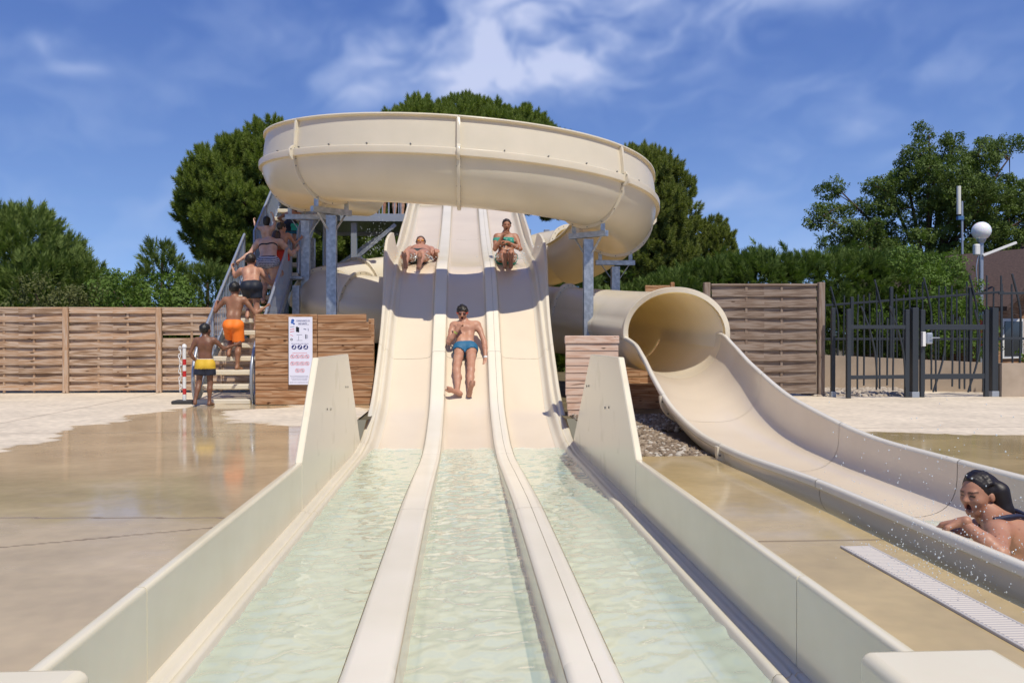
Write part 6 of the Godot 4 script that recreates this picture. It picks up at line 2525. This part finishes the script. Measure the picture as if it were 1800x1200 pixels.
	j = {"h": 1.64, "kid": false, "hl": Vector3(-0.09, 0.11, 0), "hr": Vector3(0.09, 0.11, 0),
		"kl": Vector3(-0.075, 0.17, 0.40), "kr": Vector3(0.06, 0.17, 0.40), "al": Vector3(-0.06, -0.06, 0.72), "ar": Vector3(0.035, -0.06, 0.72),
		"fl": Vector3(0.0, 1, 0.3).normalized(), "fr": Vector3(0.0, 1, 0.3).normalized(), "solel": Vector3(0, 0, 1), "soler": Vector3(0, 0, 1),
		"wa": Vector3(0.0, 0.25, -0.06), "ch": Vector3(0.0, 0.40, -0.10), "nk": Vector3(0.0, 0.56, -0.12), "hd": Vector3(0.01, 0.70, -0.09),
		"sl": Vector3(-0.17, 0.50, -0.11), "sr": Vector3(0.17, 0.50, -0.11), "el": Vector3(-0.20, 0.27, 0.02), "wl": Vector3(-0.07, 0.48, 0.10), "gl": Vector3(0.4, 0.8, 0.1),
		"er": Vector3(0.24, 0.27, 0.05), "wr": Vector3(0.02, 0.38, 0.12), "gr": Vector3(-0.9, 0.2, 0.1), "face": Vector3(0, -0.12, 1), "up": Vector3(0, 1, 0.08)}
	person("woman in a green bikini sitting upright with folded arms at the crest of a lane", a, j, {"skin": Color(0.37, 0.17, 0.10), "hair": Color(0.03, 0.016, 0.01), "style": "crop", "female": true, "cell": 0.0145, "fat": 0.95, "mouth": 0.5, "squint": true, "curll": 0.95, "curlr": 0.8, "wear": [["briefs", Color(0.02, 0.27, 0.20), 0, 0, 0.045], ["top", Color(0.02, 0.27, 0.20), true]]}, "riders on the three lanes")
	# the woman crouched in the exit flume, arms on its near rim
	a = Vector3(2.60, -0.10, -3.75)
	j = {"h": 1.54, "kid": false, "hl": Vector3(0.27, 0.0, -0.10), "hr": Vector3(0.23, 0.0, 0.08),
		"kl": Vector3(0.24, 0.20, 0.16), "kr": Vector3(0.22, 0.22, 0.30), "al": Vector3(0.36, -0.04, 0.34), "ar": Vector3(0.38, -0.02, 0.50),
		"fl": Vector3(-1, 0, 0.2).normalized(), "fr": Vector3(-1, 0, 0.2).normalized(),
		"wa": Vector3(0.13, 0.07, -0.06), "ch": Vector3(0.0, 0.145, -0.11), "nk": Vector3(-0.075, 0.235, -0.16), "hd": Vector3(-0.125, 0.335, -0.20),
		"sl": Vector3(0.04, 0.18, -0.30), "sr": Vector3(-0.17, 0.20, 0.02), "el": Vector3(-0.16, 0.10, -0.36), "wl": Vector3(-0.30, 0.14, -0.30), "gl": Vector3(-0.5, -0.3, 0.9), "palml": Vector3(0, -1, 0),
		"er": Vector3(-0.27, 0.15, 0.19), "wr": Vector3(-0.36, 0.262, 0.06), "gr": Vector3(-0.5, -0.3, -0.85), "palmr": Vector3(0, -1, 0), "face": Vector3(-0.96, -0.10, 0.30), "up": Vector3(-0.05, 1, 0)}
	var nb: Vector3 = j.hd
	person("laughing woman with wet black hair and navy straps leaning on the exit flume", a, j, {"skin": Color(0.41, 0.20, 0.125), "hair": Color(0.008, 0.006, 0.006), "style": "wet", "female": true, "cell": 0.010, "headcell": 0.024, "mouth": 1.35, "fat": 0.92,
		"tail": [nb + Vector3(0.075, 0.02, 0.045), nb + Vector3(0.095, -0.07, 0.06), nb + Vector3(0.085, -0.14, 0.07), nb + Vector3(0.05, -0.19, 0.08)], "tailr": 0.046, "squint": true,
		"wear": [["briefs", Color(0.11, 0.03, 0.19), 0, 0, 0.05], ["strap", Color(0.012, 0.018, 0.05), [Vector3(-0.17, 0.255, -0.01), Vector3(-0.09, 0.268, -0.01), Vector3(-0.02, 0.262, -0.035), Vector3(0.06, 0.228, -0.06)], 0.010], ["strap", Color(0.012, 0.018, 0.05), [Vector3(-0.03, 0.25, -0.24), Vector3(0.03, 0.262, -0.19), Vector3(0.05, 0.252, -0.12), Vector3(0.06, 0.228, -0.06)], 0.010], ["strap", Color(0.012, 0.018, 0.05), [Vector3(0.06, 0.228, -0.06), Vector3(0.13, 0.172, -0.055), Vector3(0.20, 0.12, -0.03)], 0.016]]})
	# somebody standing beyond the flume, reaching in
	j = stand(1.35, -1.0, true)
	j.face = Vector3(-1, 0, 0.2)
	j.el = Vector3(-0.33, 0.72, 0.1)
	j.wl = Vector3(-0.50, 0.60, 0.16)
	j.gl = Vector3(-0.6, -0.7, 0)
	person("bather beside the exit flume of whom only a wet hand is in view", Vector3(3.85, 0, -4.85), j, {"skin": Color(0.42, 0.205, 0.135), "hair": black, "curll": 0.6, "wear": [["shorts", Color(0.02, 0.05, 0.12), 0.016, 0.5, 0.05]]})

# ---------------------------------------------------------------- drops of water in the air
func build_spray() -> void:
	var r := RandomNumberGenerator.new()
	r.seed = 64
	var ball := SphereMesh.new()
	ball.radius = 1.0
	ball.height = 2.0
	ball.radial_segments = 8
	ball.rings = 5
	var sets := [
		["water_spray", "drops of water splashing round the woman on the rim of the exit flume", [[Vector3(2.15, 0.12, -3.55), Vector3(0.16, 0.10, 0.45), 240, 0.0022], [Vector3(2.35, 0.20, -3.9), Vector3(0.4, 0.25, 0.7), 150, 0.0024], [Vector3(1.95, 0.05, -3.45), Vector3(0.22, 0.06, 0.5), 260, 0.002], [Vector3(2.6, 0.3, -4.6), Vector3(0.5, 0.3, 0.8), 90, 0.003]]],
		["water_spray", "spray of drops round the legs of the woman in the green bikini", [[Vector3(0.775, 2.34, -14.7), Vector3(0.26, 0.07, 0.22), 260, 0.0075], [Vector3(0.85, 2.45, -14.8), Vector3(0.3, 0.2, 0.2), 90, 0.007]]],
		["water_spray", "spray of drops round the man lying at the crest", [[Vector3(-0.80, 2.33, -14.75), Vector3(0.24, 0.06, 0.25), 200, 0.0075]]],
		["water_spray", "fine drops flung up beside the platform", [[Vector3(-1.75, 2.95, -18.3), Vector3(0.35, 0.4, 0.3), 170, 0.006]]]]
	for s in sets:
		var spots := []
		for q in s[2]:
			for k in q[2]:
				var d := Vector3(r.randfn(), r.randfn(), r.randfn()) * 0.55
				var p: Vector3 = q[0] + d * q[1]
				var z: float = q[3] * r.randf_range(0.5, 1.5)
				spots.append([Transform3D(Basis().scaled(Vector3(z, z * r.randf_range(0.8, 1.6), z)), p), Color.WHITE])
		var o := scatter(self, s[0], ball, M.drop, spots)
		tag(o, s[1], "spray", "", "stuff")
